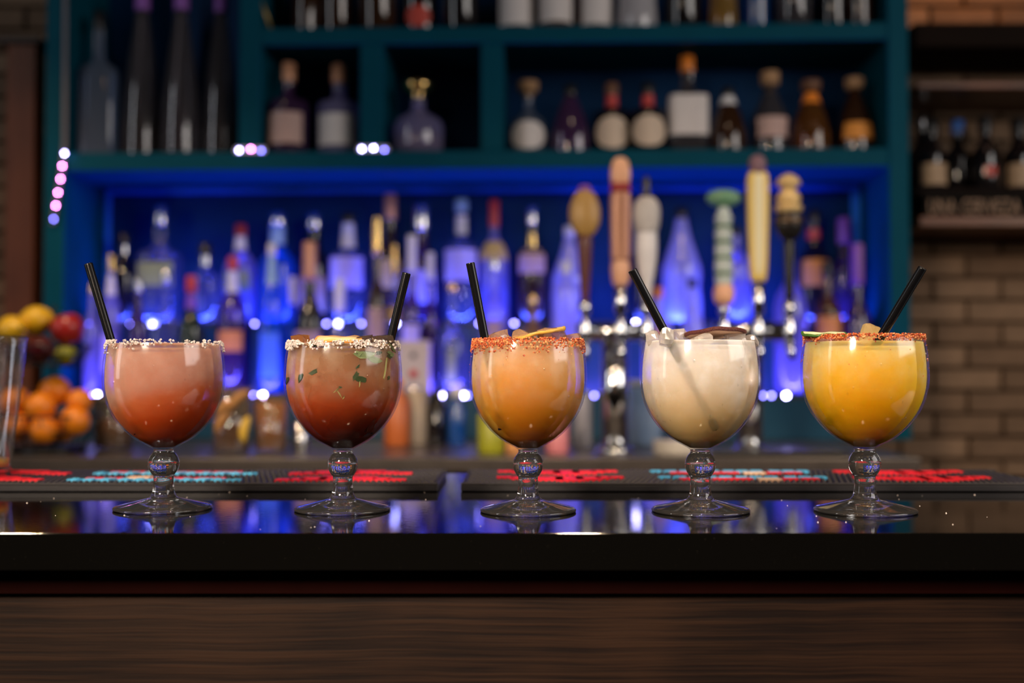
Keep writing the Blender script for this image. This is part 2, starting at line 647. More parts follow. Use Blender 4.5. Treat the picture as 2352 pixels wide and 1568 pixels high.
def smooth_prof(p, n=4):
    """Catmull-Rom refinement of a profile"""
    out = []
    for i in range(len(p) - 1):
        p0 = p[max(i - 1, 0)]
        p1, p2 = p[i], p[i + 1]
        p3 = p[min(i + 2, len(p) - 1)]
        for k in range(n):
            t = k / n
            q = []
            for a in (0, 1):
                q.append(0.5 * (2 * p1[a] + (-p0[a] + p2[a]) * t + (2 * p0[a] - 5 * p1[a] + 4 * p2[a] - p3[a]) * t * t + (-p0[a] + 3 * p1[a] - 3 * p2[a] + p3[a]) * t ** 3))
            out.append((max(q[0], 0.0), q[1]))
    out.append(p[-1])
    return out


OUTS = smooth_prof(OUT, 4)


def r_out(z):
    for (r1, z1), (r2, z2) in zip(OUTS[:-1], OUTS[1:]):
        if z2 <= z <= z1:
            t = (z - z2) / max(z1 - z2, 1e-9)
            return r2 + (r1 - r2) * t
    return OUTS[0][0] if z > OUTS[0][1] else OUTS[-1][0]


def r_in(z):
    return max(r_out(z) - WALL, 0.004)


def make_glass(label, scale):
    root = empty('cocktail_glass')
    tag(root, label, 'cocktail glass', 'stemmed glasses in a row on the bar')
    rim_r = OUT[0][0]
    prof = []
    inner = [(r_in(zz), zz) for r, zz in OUTS if zz > 0.0612]
    prof = list(reversed(inner))
    prof = [(0.0, prof[0][1] - 0.0012), (prof[0][0] * 0.6, prof[0][1] - 0.0008)] + prof
    prof += [(rim_r - WALL * 0.7, 0.1656), (rim_r - WALL * 0.3, 0.1656)]
    prof += OUTS
    lathe('bowl', prof, M_bowl, root, 72, cap0=False, cap1=False)
    lathe('stem', list(reversed(smooth_prof(STEM[1:], 3))), M_stem, root, 48, cap0=False, cap1=True)
    lathe('foot', list(reversed(smooth_prof(FOOT, 3))), M_stem, root, 64, cap0=False, cap1=False)
    root.scale = (scale, scale, scale)
    return root


def drink_mat(name, stops, frost, frost_amt, frost_lo, slant=0.0, alpha=1.0, wob=0.012, seed=0.0):
    m, nt, out = new_mat(name)
    tc = nt.nodes.new('ShaderNodeTexCoord')
    sep = nt.nodes.new('ShaderNodeSeparateXYZ')
    nt.links.new(tc.outputs['Object'], sep.inputs[0])
    off = nt.nodes.new('ShaderNodeVectorMath')
    off.operation = 'ADD'
    off.inputs[1].default_value = (seed, seed * 0.7, 0)
    nt.links.new(tc.outputs['Object'], off.inputs[0])
    nz = nt.nodes.new('ShaderNodeTexNoise')
    nz.inputs['Scale'].default_value = 34
    nz.inputs['Detail'].default_value = 2
    nt.links.new(off.outputs[0], nz.inputs['Vector'])

    def madd(a, k, b):
        n = nt.nodes.new('ShaderNodeMath')
        n.operation = 'MULTIPLY_ADD'
        nt.links.new(a, n.inputs[0])
        n.inputs[1].default_value = k
        if isinstance(b, (int, float)):
            n.inputs[2].default_value = b
        else:
            nt.links.new(b, n.inputs[2])
        return n.outputs[0]
    h = madd(sep.outputs['X'], slant, sep.outputs['Z'])
    h = madd(nz.outputs['Fac'], wob * 2, h)
    h = madd(h, 10.0, -0.6 - wob * 10)      # z 0.06..0.16 -> 0..1
    cr = nt.nodes.new('ShaderNodeValToRGB')
    el = cr.color_ramp.elements
    while len(el) < len(stops):
        el.new(0.5)
    for e, (p, c) in zip(el, stops):
        e.position = p
        e.color = (*c, 1)
    nt.links.new(h, cr.inputs[0])
    # cloudy ice under the surface
    n2 = nt.nodes.new('ShaderNodeTexNoise')
    n2.inputs['Scale'].default_value = 48
    n2.inputs['Detail'].default_value = 5
    n2.inputs['Roughness'].default_value = 0.55
    nt.links.new(off.outputs[0], n2.inputs['Vector'])
    fr = nt.nodes.new('ShaderNodeMapRange')
    fr.inputs[1].default_value = 0.44
    fr.inputs[2].default_value = 0.62
    nt.links.new(n2.outputs['Fac'], fr.inputs[0])
    zz = nt.nodes.new('ShaderNodeMapRange')
    zz.inputs[1].default_value = frost_lo
    zz.inputs[2].default_value = frost_lo + 0.05
    nt.links.new(sep.outputs['Z'], zz.inputs[0])
    mu = nt.nodes.new('ShaderNodeMath')
    mu.operation = 'MULTIPLY'
    nt.links.new(fr.outputs[0], mu.inputs[0])
    nt.links.new(zz.outputs[0], mu.inputs[1])
    m3 = nt.nodes.new('ShaderNodeMath')
    m3.operation = 'MULTIPLY'
    m3.inputs[1].default_value = frost_amt
    nt.links.new(mu.outputs[0], m3.inputs[0])
    mx = nt.nodes.new('ShaderNodeMix')
    mx.data_type = 'RGBA'
    nt.links.new(m3.outputs[0], mx.inputs['Factor'])
    nt.links.new(cr.outputs[0], mx.inputs['A'])
    mx.inputs['B'].default_value = (*frost, 1)
    colr = mx.outputs['Result']
    ms = nt.nodes.new('ShaderNodeBsdfPrincipled')
    nt.links.new(colr, ms.inputs['Base Color'])
    ms.inputs['Roughness'].default_value = 0.8
    ms.inputs['Specular IOR Level'].default_value = 0.05
    ms.inputs['Subsurface Weight'].default_value = 1.0
    ms.inputs['Subsurface Radius'].default_value = (1.0, 0.85, 0.7)
    ms.inputs['Subsurface Scale'].default_value = 0.024
    ms.subsurface_method = 'RANDOM_WALK'
    bp = nt.nodes.new('ShaderNodeBump')
    bp.inputs['Strength'].default_value = 0.25
    bp.inputs['Distance'].default_value = 0.004
    nt.links.new(n2.outputs['Fac'], bp.inputs['Height'])
    nt.links.new(bp.outputs[0], ms.inputs['Normal'])
    if alpha < 1:
        tr = nt.nodes.new('ShaderNodeBsdfTransparent')
        mt = nt.nodes.new('ShaderNodeMixShader')
        ar = nt.nodes.new('ShaderNodeMapRange')      # opacity raised towards the neck to keep the drink from darkening
        ar.inputs[1].default_value = 0.063
        ar.inputs[2].default_value = 0.074
        ar.inputs[3].default_value = 1.0
        ar.inputs[4].default_value = alpha
        nt.links.new(sep.outputs['Z'], ar.inputs[0])
        # a layer lets less light through the more slantwise it is crossed
        lw = nt.nodes.new('ShaderNodeLayerWeight')

        def mth(op, a_, b_):
            n = nt.nodes.new('ShaderNodeMath')
            n.operation = op
            for q, v in enumerate((a_, b_)):
                if isinstance(v, (int, float)):
                    n.inputs[q].default_value = v
                else:
                    nt.links.new(v, n.inputs[q])
            return n.outputs[0]
        lw.inputs['Blend'].default_value = 0.5
        cosv = mth('MAXIMUM', mth('SUBTRACT', 1.0, lw.outputs['Facing']), 0.06)
        trm = mth('POWER', mth('SUBTRACT', 1.0, ar.outputs[0]), mth('DIVIDE', 1.0, cosv))
        nt.links.new(mth('SUBTRACT', 1.0, trm), mt.inputs[0])
        nt.links.new(tr.outputs[0], mt.inputs[1])
        nt.links.new(ms.outputs[0], mt.inputs[2])
        ms = mt
    nt.links.new(ms.outputs[0], out.inputs['Surface'])
    return m


def make_drink(name, label, stops, frost, amt, lo, top, slant=0.0, alphas=(0.72, 0.8, 1.0), seed=0.0):
    """cloudy liquid as nested layers, so that what is near the wall shows through"""
    root = empty('cocktail')
    tag(root, label, 'cocktail', 'cocktails in the stemmed glasses')
    for k, (ins, al) in enumerate(zip((0.0004, 0.0090, 0.0170), alphas)):
        prof = []
        n = 44
        zb = 0.0615 + ins * 0.55
        zt = top - (0 if k == 0 else ins * 0.5)
        for i in range(n + 1):
            zz = zb + (zt - zb) * i / n
            rr = r_in(zz) - ins
            if rr > 0.003:
                prof.append((rr, zz))
        prof = [(0.0, prof[0][1] - 0.0004)] + prof + [(prof[-1][0] * 0.97, zt + 0.0003), (0.0, zt + 0.0003)]
        lathe('liquid' if k == 0 else 'liquid_core', prof, drink_mat(name + '_layer', stops, frost, amt, lo, slant, al, seed=seed), root, 64)
    return root


GL = [  # label, centre px, depth, width scale, height scale
    ('salt-rimmed stemmed glass at the far left of the row', 375, 1.125, 0.985, 0.982),
    ('salt-rimmed stemmed glass with herbs, second from the left', 787, 1.115, 0.968, 0.978),
    ('stemmed glass with a thick chili-salt rim, middle of the row', 1213, 1.105, 0.962, 0.990),
    ('stemmed glass without a salted rim, fourth from the left', 1609, 1.105, 0.978, 0.990),
    ('chili-rimmed stemmed glass at the far right of the row', 1987, 1.105, 1.012, 1.012),
]
glasses = []
for lab, px, dep, sc, scz in GL:
    g = make_glass(lab, sc)
    g.scale = (sc, sc, scz)
    g.location = (P(px, 1172, dep).x, dep, 0.0)
    glasses.append(g)


def C(r, g, b, k=1.0):
    return tuple(min(1.0, c * k) for c in srgb(r, g, b))


DR = [
    ('pink_orange_drink', 'cloudy pink cocktail turning red-orange at the bottom, leftmost glass',
     [(0.0, C(222, 82, 16)), (0.30, C(218, 90, 28)), (0.46, C(212, 112, 62)), (0.60, C(204, 142, 118)), (1.0, C(194, 154, 138))],
     C(224, 186, 172), 0.45, 0.095, 0.1635, -0.24, (0.30, 0.42, 1.0), 0.0),
    ('rust_brown_drink', 'rust-brown cocktail with chopped herbs, second glass from the left',
     [(0.0, C(112, 18, 4)), (0.24, C(130, 34, 8)), (0.44, C(176, 72, 24)), (0.62, C(172, 108, 72)), (1.0, C(160, 128, 98))],
     C(206, 180, 158), 0.55, 0.10, 0.1635, -0.02, (0.30, 0.42, 1.0), 0.31),
    ('amber_orange_drink', 'amber-orange cocktail in the middle glass with the chili rim',
     [(0.0, C(210, 116, 8)), (0.35, C(218, 142, 28)), (0.65, C(220, 160, 76)), (1.0, C(226, 190, 150))],
     C(240, 212, 182), 0.6, 0.10, 0.1635, -0.05, (0.30, 0.42, 1.0), 0.53),
    ('milky_drink', 'milky white cocktail with crushed ice in the fourth glass',
     [(0.0, C(238, 202, 128)), (0.30, C(238, 208, 150)), (0.60, C(232, 216, 192)), (1.0, C(232, 228, 226))],
     C(253, 252, 254), 0.75, 0.095, 0.1645, -0.1, (0.30, 0.42, 1.0), 0.77),
    ('yellow_drink', 'bright yellow cocktail in the rightmost glass',
     [(0.0, C(250, 172, 4)), (0.4, C(250, 186, 8)), (0.72, C(246, 200, 56)), (1.0, C(244, 214, 126))],
     C(252, 234, 180), 0.6, 0.105, 0.1600, -0.05, (0.30, 0.42, 1.0), 0.9),
]
drinks = []
for g, d in zip(glasses, DR):
    o = make_drink(d[0], d[1], d[2], d[3], d[4], d[5], d[6], d[7], d[8], d[9])
    o.location = g.location
    o.scale = g.scale
    drinks.append(o)


# salt and chili rims: thousands of loose grains, one part per glass
def rim_grains(g, name, lab, mat, n, ang, band, size, seed, drops=0, mats=None):
    rnd = random.Random(seed)
    verts, faces, mi = [], [], []
    fcs = [(0, 1, 2, 3), (7, 6, 5, 4), (0, 4, 5, 1), (1, 5, 6, 2), (2, 6, 7, 3), (3, 7, 4, 0)]
    for k in range(n + drops):
        a = rnd.uniform(0, 2 * math.pi)
        dens = ang(a)
        if k < n:
            if rnd.random() > dens:
                continue
            zz = 0.1668 - abs(rnd.gauss(0, 0.5)) * band * (0.4 + 0.8 * mnoise.noise(Vector((math.cos(a) * 4, math.sin(a) * 4, seed))) ** 2 * 2 + 0.3)
        else:
            zz = 0.163 - rnd.random() ** 1.6 * 0.035
        s = size * rnd.uniform(0.5, 1.4) * (0.6 if k >= n else 1)
        r = (r_out(min(zz, 0.1648)) + s * 0.25) if zz < 0.1650 else rnd.uniform(0.0531, 0.0556)
        M = Matrix.Translation((r * math.cos(a), r * math.sin(a), zz)) @ Matrix.Rotation(rnd.uniform(0, 6.28), 4, Vector((rnd.random() - .5, rnd.random() - .5, rnd.random() - .5)).normalized())
        b0 = len(verts)
        sx, sy, sz = (s * rnd.uniform(0.6, 1.2) for _ in range(3))
        for cx, cyy, cz in ((-1, -1, -1), (1, -1, -1), (1, 1, -1), (-1, 1, -1), (-1, -1, 1), (1, -1, 1), (1, 1, 1), (-1, 1, 1)):
            j = 0.75 + 0.35 * rnd.random()
            verts.append(M @ Vector((cx * sx * j / 2, cyy * sy * j / 2, cz * sz * j / 2)))
        m_ = rnd.randrange(len(mats)) if mats else 0
        for f in fcs:
            faces.append(tuple(b0 + q for q in f))
            mi.append(m_)
    o = mesh_obj(name, verts, faces, mats[0] if mats else mat, [c for c in g.children if c.name.startswith('bowl')][0])
    if mats:
        for m_ in mats[1:]:
            o.data.materials.append(m_)
        o.data.polygons.foreach_set('material_index', mi)
    o['kind'] = 'stuff'
    o['label'] = lab
    return o


M_ch1 = pm('chili_orange', (0.55, 0.10, 0.018), 0.6)
M_ch2 = pm('chili_red', (0.30, 0.035, 0.010), 0.6)
M_ch3 = pm('chili_pale', (0.75, 0.32, 0.12), 0.55)
def clump(a, seed, lo):
    return 0.12 + 0.88 * max(0.0, min(1.0, (mnoise.noise(Vector((math.cos(a) * 5, math.sin(a) * 5, seed))) + lo) * 2.2))


rim_grains(glasses[0], 'salt_rim', 'coarse white salt grains', M_salt, 1000, lambda a: clump(a, 3.1, 0.10), 0.0095, 0.0016, 1)
rim_grains(glasses[1], 'salt_rim', 'coarse white salt grains', M_salt, 1300, lambda a: clump(a, 7.7, 0.25), 0.0105, 0.0018, 2)
rim_grains(glasses[2], 'chili_rim', 'coarse orange chili salt', None, 3600, lambda a: 1.0 if math.cos(a) < -0.3 else 0.25 + 0.4 * clump(a, 1.3, 0.2), 0.0125, 0.0012, 3, 90, [M_ch1, M_ch2, M_ch3])
rim_grains(glasses[4], 'chili_rim', 'fine orange chili salt', None, 2400, lambda a: 0.85, 0.0050, 0.0011, 5, 130, [M_ch1, M_ch2, M_ch3])

# drops of condensation running down the bowls
def drops(g, n, seed):
    rnd = random.Random(seed)
    verts, faces = [], []
    for _ in range(n):
        a = rnd.gauss(-math.pi / 2 + rnd.choice((-1.0, 1.0)) * 1.0, 0.5)
        z = rnd.uniform(0.085, 0.152)
        s_ = rnd.uniform(0.0005, 0.0011)
        el = rnd.uniform(1.0, 2.4)
        r = r_out(z)
        c = Vector((r * math.cos(a), r * math.sin(a), z))
        nn = Vector((math.cos(a), math.sin(a), 0))
        tt = Vector((-math.sin(a), math.cos(a), 0))
        up = Vector((r_out(z + 0.002) * math.cos(a) - c.x, r_out(z + 0.002) * math.sin(a) - c.y, 0.002)).normalized()
        b0 = len(verts)
        verts.append(c + nn * s_ * 0.6)
        for k in range(8):
            t = 2 * math.pi * k / 8
            verts.append(c + nn * s_ * 0.4 + (tt * math.cos(t) * 0.7 + up * math.sin(t) * el * 0.7) * s_)
        for k in range(8):
            t = 2 * math.pi * k / 8
            verts.append(c - nn * s_ * 0.05 + (tt * math.cos(t) + up * math.sin(t) * el) * s_)
        for k in range(8):
            j = (k + 1) % 8
            faces.append((b0, b0 + 1 + k, b0 + 1 + j))
            faces.append((b0 + 1 + k, b0 + 9 + k, b0 + 9 + j, b0 + 1 + j))
    o = mesh_obj('water_drops', verts, faces, M_drop, [c for c in g.children if c.name.startswith('bowl')][0], True)
    o['kind'] = 'stuff'
    o['label'] = 'beads of condensation'


M_drop = thin_glass('water_drop', (0.95, 0.95, 0.95), base=0.10, edge=0.8, rough=0.03)
for g, n, sd in zip(glasses, (14, 16, 18, 40, 30), (1, 2, 3, 4, 5)):
    drops(g, n, sd)

# straws
M_strawi = pm('straw_inside', (0.01, 0.01, 0.011), 0.4)


def make_straw(label, i, top, tip, ytop, ytip, rad=0.0041):
    g = glasses[i]
    a = P(top[0], top[1], g.location.y + ytop)
    b = P(tip[0], tip[1], g.location.y + ytip)
    root = empty('straw', b)
    tag(root, label, 'straw', 'black drinking straws')
    d = (a - b)
    q = d.to_track_quat('Z', 'Y')
    root.rotation_euler = q.to_euler()
    ln = d.length
    lathe('tube_wall', [(rad * .97, 0), (rad, 0.0002), (rad, 0.0012), (rad, ln - 0.0012), (rad, ln - 0.0002), (rad * 0.97, ln), (rad * 0.88, ln), (rad * 0.86, ln - 0.0003), (rad * 0.86, ln - 0.0012), (rad * 0.86, 0.001), (rad * 0.9, 0.0), (rad * .97, 0)], M_black, root, 28, cap0=False, cap1=False)
    return root


def wall_y(i, px, py):
    """depth offset at which the line of sight meets the inside of the front of the bowl"""
    g = glasses[i]
    s = g.scale.x
    for k in range(120):
        y = -0.06 + k * 0.001
        p = P(px, py, g.location.y + y) - g.location
        rr = math.hypot(p.x, p.y) / s
        if rr < r_in(p.z / g.scale.z) - 0.0038:
            return y
    return 0.0


ST = [('black straw leaning left out of the pink leftmost cocktail', 0, (203, 606), (318, 996), -0.008),
      ('black straw leaning right out of the rust-brown cocktail', 1, (934, 627), (846, 994), -0.008),
      ('black straw standing in the amber-orange middle cocktail', 2, (1080, 604), (1154, 986), -0.022),
      ('black straw leaning left out of the milky white cocktail', 3, (1452, 620), (1645, 986), -0.040),
      ('black straw leaning right out of the yellow cocktail', 4, (2119, 615), (1902, 974), -0.062)]
for lab, i, t, b, yt in ST:
    make_straw(lab, i, t, b, yt, wall_y(i, *b) + (0.001 if i in (0, 1) else 0.0))


# ice cubes
def ice(label, i, px, py, y, size, seed, mat=None, squash=0.75):
    rnd = random.Random(seed)
    b = bmesh.new()
    bmesh.ops.create_cube(b, size=1.0)
    bmesh.ops.subdivide_edges(b, edges=b.edges[:], cuts=2, use_grid_fill=True)
    for v in b.verts:
        c = v.co
        rr = max(abs(c.x), abs(c.y), abs(c.z)) / max(c.length, 1e-6)
        v.co = c * (0.45 + 0.55 * rr) * (1.0 + 0.22 * mnoise.noise(c * 2.3 + Vector((seed, 0, 0))))
        v.co.x *= size[0]
        v.co.y *= size[0] * 0.9
        v.co.z *= size[1]
    o = bm_obj('ice_cube', b, mat or M_ice, None, False)
    o.location = P(px, py, glasses[i].location.y + y)
    o.rotation_euler = (rnd.uniform(-.4, .4), rnd.uniform(-.3, .3), rnd.uniform(0, 3))
    tag(o, label, 'ice cube', 'ice cubes showing over the rims')
    return o


M_ice_amber = thin_glass('amber_ice', (0.75, 0.45, 0.22), body=0.5, bodycol=(0.42, 0.19, 0.075), rough=0.08, base=0.08, edge=0.6, transl=0.4)
M_ice_dark = thin_glass('dark_ice', (0.5, 0.42, 0.36), body=0.4, bodycol=(0.16, 0.11, 0.08), rough=0.08, base=0.1, edge=0.7, transl=0.4)
M_ice_warm = thin_glass('warm_ice', (0.93, 0.82, 0.68), body=0.4, bodycol=(0.68, 0.46, 0.30), rough=0.06, base=0.1, edge=0.7, transl=0.5)
M_ice_yel = thin_glass('yellow_ice', (0.97, 0.9, 0.6), body=0.5, bodycol=(0.82, 0.66, 0.36), rough=0.1, base=0.08, edge=0.6, transl=0.5)
ice('amber-tinted ice cube at the left of the rust-brown cocktail', 1, 690, 786, -0.014, (0.017, 0.016), 11, M_ice_amber)
ice('dark wet ice cube at the foot of the straw in the rust-brown cocktail', 1, 878, 786, -0.012, (0.022, 0.014), 12, M_ice_dark)
ice('flat ice cube between slice and straw in the rust-brown cocktail', 1, 832, 786, 0.005, (0.024, 0.012), 13, M_ice_dark)
ice('rounded ice cube beside the straw of the amber-orange cocktail', 2, 1149, 780, -0.01, (0.020, 0.018), 14, M_ice_warm)
ice('ice cube under the left half of the slice, amber-orange cocktail', 2, 1205, 781, -0.02, (0.022, 0.016), 15, M_ice_warm)
ice('large clear ice cube under the raised right end of the slice, amber-orange cocktail', 2, 1267, 775, -0.008, (0.028, 0.020), 16, M_ice_warm)
ice('ice cube at the right rim of the amber-orange cocktail', 2, 1315, 781, 0.0, (0.018, 0.013), 17, M_ice_warm)
ice('small pointed ice cube at the left rim of the milky cocktail', 3, 1500, 777, -0.012, (0.013, 0.015), 18)
ice('ice cube in front of the straw of the milky cocktail', 3, 1531, 775, -0.039, (0.015, 0.018), 19)
ice('ice cube just right of the straw in the milky cocktail', 3, 1559, 774, -0.006, (0.016, 0.015), 20)
ice('low ice cube in front of the dark slice, milky cocktail', 3, 1612, 783, -0.03, (0.020, 0.012), 21)
ice('ice cube under the right end of the dark slice, milky cocktail', 3, 1690, 779, -0.012, (0.020, 0.016), 22)
ice('low ice cube at the right rim of the milky cocktail', 3, 1722, 785, 0.0, (0.016, 0.011), 23)
ice('cloudy yellowish ice wedge left of the straw in the yellow cocktail', 4, 2004, 772, 0.008, (0.022, 0.022), 24, M_ice_yel)


# citrus slices
def slice_(label, cat, i, px, py, y, rad, th, rot, rindm, fleshm, name):
    root = empty(name, P(px, py, glasses[i].location.y + y), rot)
    tag(root, label, cat)
    n = 40
    verts, faces = [], []
    prof = [(rad - 0.0022, th * 0.42), (rad - 0.0006, th * 0.46), (rad, th * 0.2), (rad, -th * 0.2), (rad - 0.0006, -th * 0.46), (rad - 0.0022, -th * 0.42)]
    o = lathe('rind', prof, rindm, root, n, cap0=False, cap1=False)
    for o_ in (o,):
        for v in o_.data.vertices:
            a = math.atan2(v.co.y, v.co.x)
            v.co.z += 0.0007 * math.sin(3 * a) + 0.0004 * math.sin(7 * a + 1)
    o = lathe('flesh', [(0.0, th * 0.36), (rad * 0.2, th * 0.40), (rad - 0.0022, th * 0.42), (rad - 0.0022, -th * 0.42), (rad * 0.2, -th * 0.38), (0.0, -th * 0.36)], fleshm, root, n)
    for v in o.data.vertices:
        a = math.atan2(v.co.y, v.co.x)
        rr = math.hypot(v.co.x, v.co.y) / rad
        v.co.z += rr * (0.0007 * math.sin(3 * a) + 0.0004 * math.sin(7 * a + 1))
    return root


M_limerind = pm('lime_rind', (0.05, 0.13, 0.02), 0.4, noise=0.3, nscale=300)
M_limeflesh = pm('lime_flesh', (0.78, 0.72, 0.45), 0.45, noise=0.15, nscale=300)
M_goldrind = pm('golden_rind', (0.50, 0.30, 0.05), 0.35, noise=0.3, nscale=300)
M_goldflesh = pm('golden_flesh', (0.72, 0.50, 0.20), 0.35, noise=0.2, nscale=300)
M_dryrind = pm('chili_dusted_rind', (0.075, 0.010, 0.007), 0.6, noise=0.6, nscale=700, bump=1.0)
M_dryflesh = pm('dried_flesh', (0.62, 0.40, 0.28), 0.6, noise=0.25, nscale=300)
M_orrind = pm('orange_rind', (0.70, 0.30, 0.06), 0.45, noise=0.2, nscale=300)
M_orflesh = pm('pale_orange_flesh', (0.85, 0.58, 0.30), 0.45, noise=0.2, nscale=300)
slice_('thin pale orange citrus wheel lying on the rust-brown cocktail', 'citrus slice', 1, 778, 779, -0.004, 0.023, 0.0035, (0.14, 0.01, 0), M_orrind, M_orflesh, 'citrus_wheel')
slice_('golden citrus wheel tilted on the ice of the amber-orange cocktail', 'citrus slice', 2, 1238, 765, -0.012, 0.026, 0.0030, (0.05, -0.20, 0), M_goldrind, M_goldflesh, 'citrus_wheel')
slice_('dark red chili-dusted citrus wheel on the milky white cocktail', 'citrus slice', 3, 1641, 766, -0.006, 0.0305, 0.0042, (-0.10, -0.045, 0), M_dryrind, M_dryflesh, 'citrus_wheel')
slice_('pale lime wheel lying on the left rim of the yellow cocktail', 'citrus slice', 4, 1893, 767, -0.008, 0.0215, 0.0030, (0.10, 0.0, 0), M_limerind, M_limeflesh, 'citrus_wheel')

# chopped herbs pressed against the glass of the second cocktail
M_herb = pm('herb_green', (0.022, 0.038, 0.008), 0.5, noise=0.4, nscale=400)
M_herb2 = pm('pale_herb_green', (0.13, 0.17, 0.065), 0.5, noise=0.3, nscale=500)
M_herbst = pm('herb_stalk', (0.20, 0.20, 0.06), 0.5)


def herb(px, py, w, h, ang, mat, seed):
    g, d = glasses[1], drinks[1]
    s = g.scale.x
    rnd = random.Random(seed)
    n = 9
    outl = []
    for k in range(n):
        a = 2 * math.pi * k / n
        r = 1.0 + 0.35 * (rnd.random() - .5) * 2
        outl.append((w / 2 * r * math.cos(a), h / 2 * r * math.sin(a)))
    ca, sa = math.cos(ang), math.sin(ang)
    verts = []
    for dep in (0.0002, 0.0009):
        for x, y in outl:
            X, Y = x * ca - y * sa, x * sa + y * ca
            yy = -0.05
            best = None
            for k in range(110):
                yv = -0.065 + k * 0.0008
                p = P(px + X, py + Y, g.location.y + yv) - g.location
                if math.hypot(p.x, p.y) / s < r_in(p.z / g.scale.z) + 0.0004:
                    best = p
                    break
            if best is None:
                best = P(px + X, py + Y, g.location.y) - g.location
            nrm = Vector((best.x, best.y, 0)).normalized()
            q = best + nrm * (0.0004 - dep)
            verts.append((q.x / s, q.y / s, q.z / g.scale.z))
    faces = [tuple(range(n)), tuple(reversed(range(n, 2 * n)))] + [(i, n + i, n + (i + 1) % n, (i + 1) % n) for i in range(n)]
    return mesh_obj('herb_leaf', verts, faces, mat, d)


for k, h in enumerate(((690, 867, 9, 24, 0.35, M_herb), (719, 855, 10, 20, 1.05, M_herb), (817, 863, 9, 22, 0.45, M_herb), (829, 871, 24, 13, 0.2, M_herb), (822, 842, 5, 14, 0.7, M_herb),
                       (842, 815, 46, 20, 0.12, M_herb2), (862, 826, 26, 16, 0.2, M_herb2), (822, 813, 18, 12, 0.3, M_herb2), (870, 810, 14, 9, 0.1, M_herb), (898, 812, 16, 9, 0.5, M_herb2), (895, 818, 12, 8, 0.8, M_herb),
                       (745, 795, 15, 7, 0.1, M_herb), (722, 794, 12, 6, 0.2, M_herb), (660, 872, 6, 18, 0.3, M_herb), (893, 868, 5, 9, 0.2, M_herb), (782, 889, 9, 4, 0.4, M_herb), (773, 896, 3, 22, 0.9, M_herbst),
                       (780, 905, 3, 18, 2.6, M_herbst), (886, 842, 3, 50, 0.15, M_herbst), (826, 883, 2.5, 14, 0.1, M_herbst), (902, 800, 4, 26, -0.6, M_herb2), (790, 912, 2.5, 12, 0.5, M_herbst))):
    herb(*h, seed=50 + k)

# salt crumbs scattered on the bar
rnd = random.Random(4)
verts, faces = [], []
for k in range(44):
    px, py = rnd.uniform(20, 2340), rnd.uniform(1130, 1216)
    r = ray(px, py)
    t = -CAMH / r.z
    p = Vector((0, 0, CAMH)) + r * t
    s = rnd.uniform(0.0003, 0.0008)
    b0 = len(verts)
    for c in ((-1, -1, 0), (1, -1, 0), (1, 1, 0), (-1, 1, 0), (0, 0, 1.4)):
        verts.append((p.x + c[0] * s * rnd.uniform(.6, 1), p.y + c[1] * s, c[2] * s))
    faces += [(b0, b0 + 1, b0 + 4), (b0 + 1, b0 + 2, b0 + 4), (b0 + 2, b0 + 3, b0 + 4), (b0 + 3, b0, b0 + 4), (b0 + 3, b0 + 2, b0 + 1, b0)]
o = mesh_obj('salt_crumbs', verts, faces, M_salt)
tag(o, 'stray salt crumbs scattered over the black bar top', 'crumbs', kind='stuff')

# ------------------------------------------------------------------ pint glass at the left edge
pg = empty('pint_glass', (P(-55, 1100, 1.36).x, 1.36, 0.0103))
tag(pg, 'tall clear pint glass cut off by the left picture edge', 'pint glass')
M_pint = thin_glass('pint_clear_glass', (0.96, 0.96, 0.97), body=0.012, bodycol=(0.7, 0.7, 0.75), base=0.06, edge=0.85, rough=0.04)
sc_p = F / 1.36
hp = 0.165
rb_, rt_ = 0.0375, 0.0545
lathe('glass_wall', smooth_prof([(0.0, 0.0), (rb_ - 0.003, 0.0), (rb_, 0.003), (rb_ + 0.001, 0.012), (rt_ - 0.002, hp - 0.02), (rt_, hp - 0.002), (rt_ - 0.0005, hp), (rt_ - 0.0025, hp), (rt_ - 0.004, hp - 0.02), (rb_ - 0.002, 0.012), (0.0, 0.010)], 2), M_pint, pg, 56)
o = lathe('drink_dregs', [(0.0, 0.0105), (rb_ - 0.0026, 0.0125), (rb_ - 0.0015, 0.021), (0.0, 0.021)], pm('yellow_dregs', (0.62, 0.33, 0.05), 0.3), pg, 40)
o['label'] = 'amber dregs at the bottom'

# ------------------------------------------------------------------ the teal back bar
# heights of its boards
zS1t = L(1176, 344).z
zS1b = L(1176, 387).z
zS2t = L(1300, 57).z
zS2b = L(1300, 97).z
DEP = 0.31
ZC = P(1176, 1040, 2.6).z            # surface of the back counter
ZA = L(1176, 902, 0.02).z            # lower display step
ZB = L(1176, 737, 0.13).z            # upper display step
XL0, XL1 = L(103, 300).x, L(150, 300).x
XR0, XR1 = L(2041, 300).x, L(2088, 300).x
ZTOP = 1.45
ub = empty('back_bar_shelf')
ub.matrix_world = BB
tag(ub, 'large teal painted back bar shelving lit blue inside', 'shelf unit')
box('side_panel', XL0, XL1, 0, DEP, ZC, ZTOP, M_teal, ub, 0.003, 1)
box('side_panel', XR0, XR1, 0, DEP, ZC, ZTOP, M_teal, ub, 0.003, 1)
box('back_panel', XL0, XR1, DEP, DEP + 0.018, ZC, ZTOP, M_tealback, ub)
box('shelf_board', XL1, XR0, 0.002, DEP, zS1b, zS1t, M_teal, ub, 0.003, 1)
xd0, xd1 = L(548, 200).x, L(598, 200).x
box('divider', xd0, xd1, 0.001, DEP, zS1t, ZTOP, M_teal, ub, 0.003, 1)
box('shelf_board', xd1, XR0, 0.002, DEP, zS2b, zS2t, M_teal, ub, 0.003, 1)
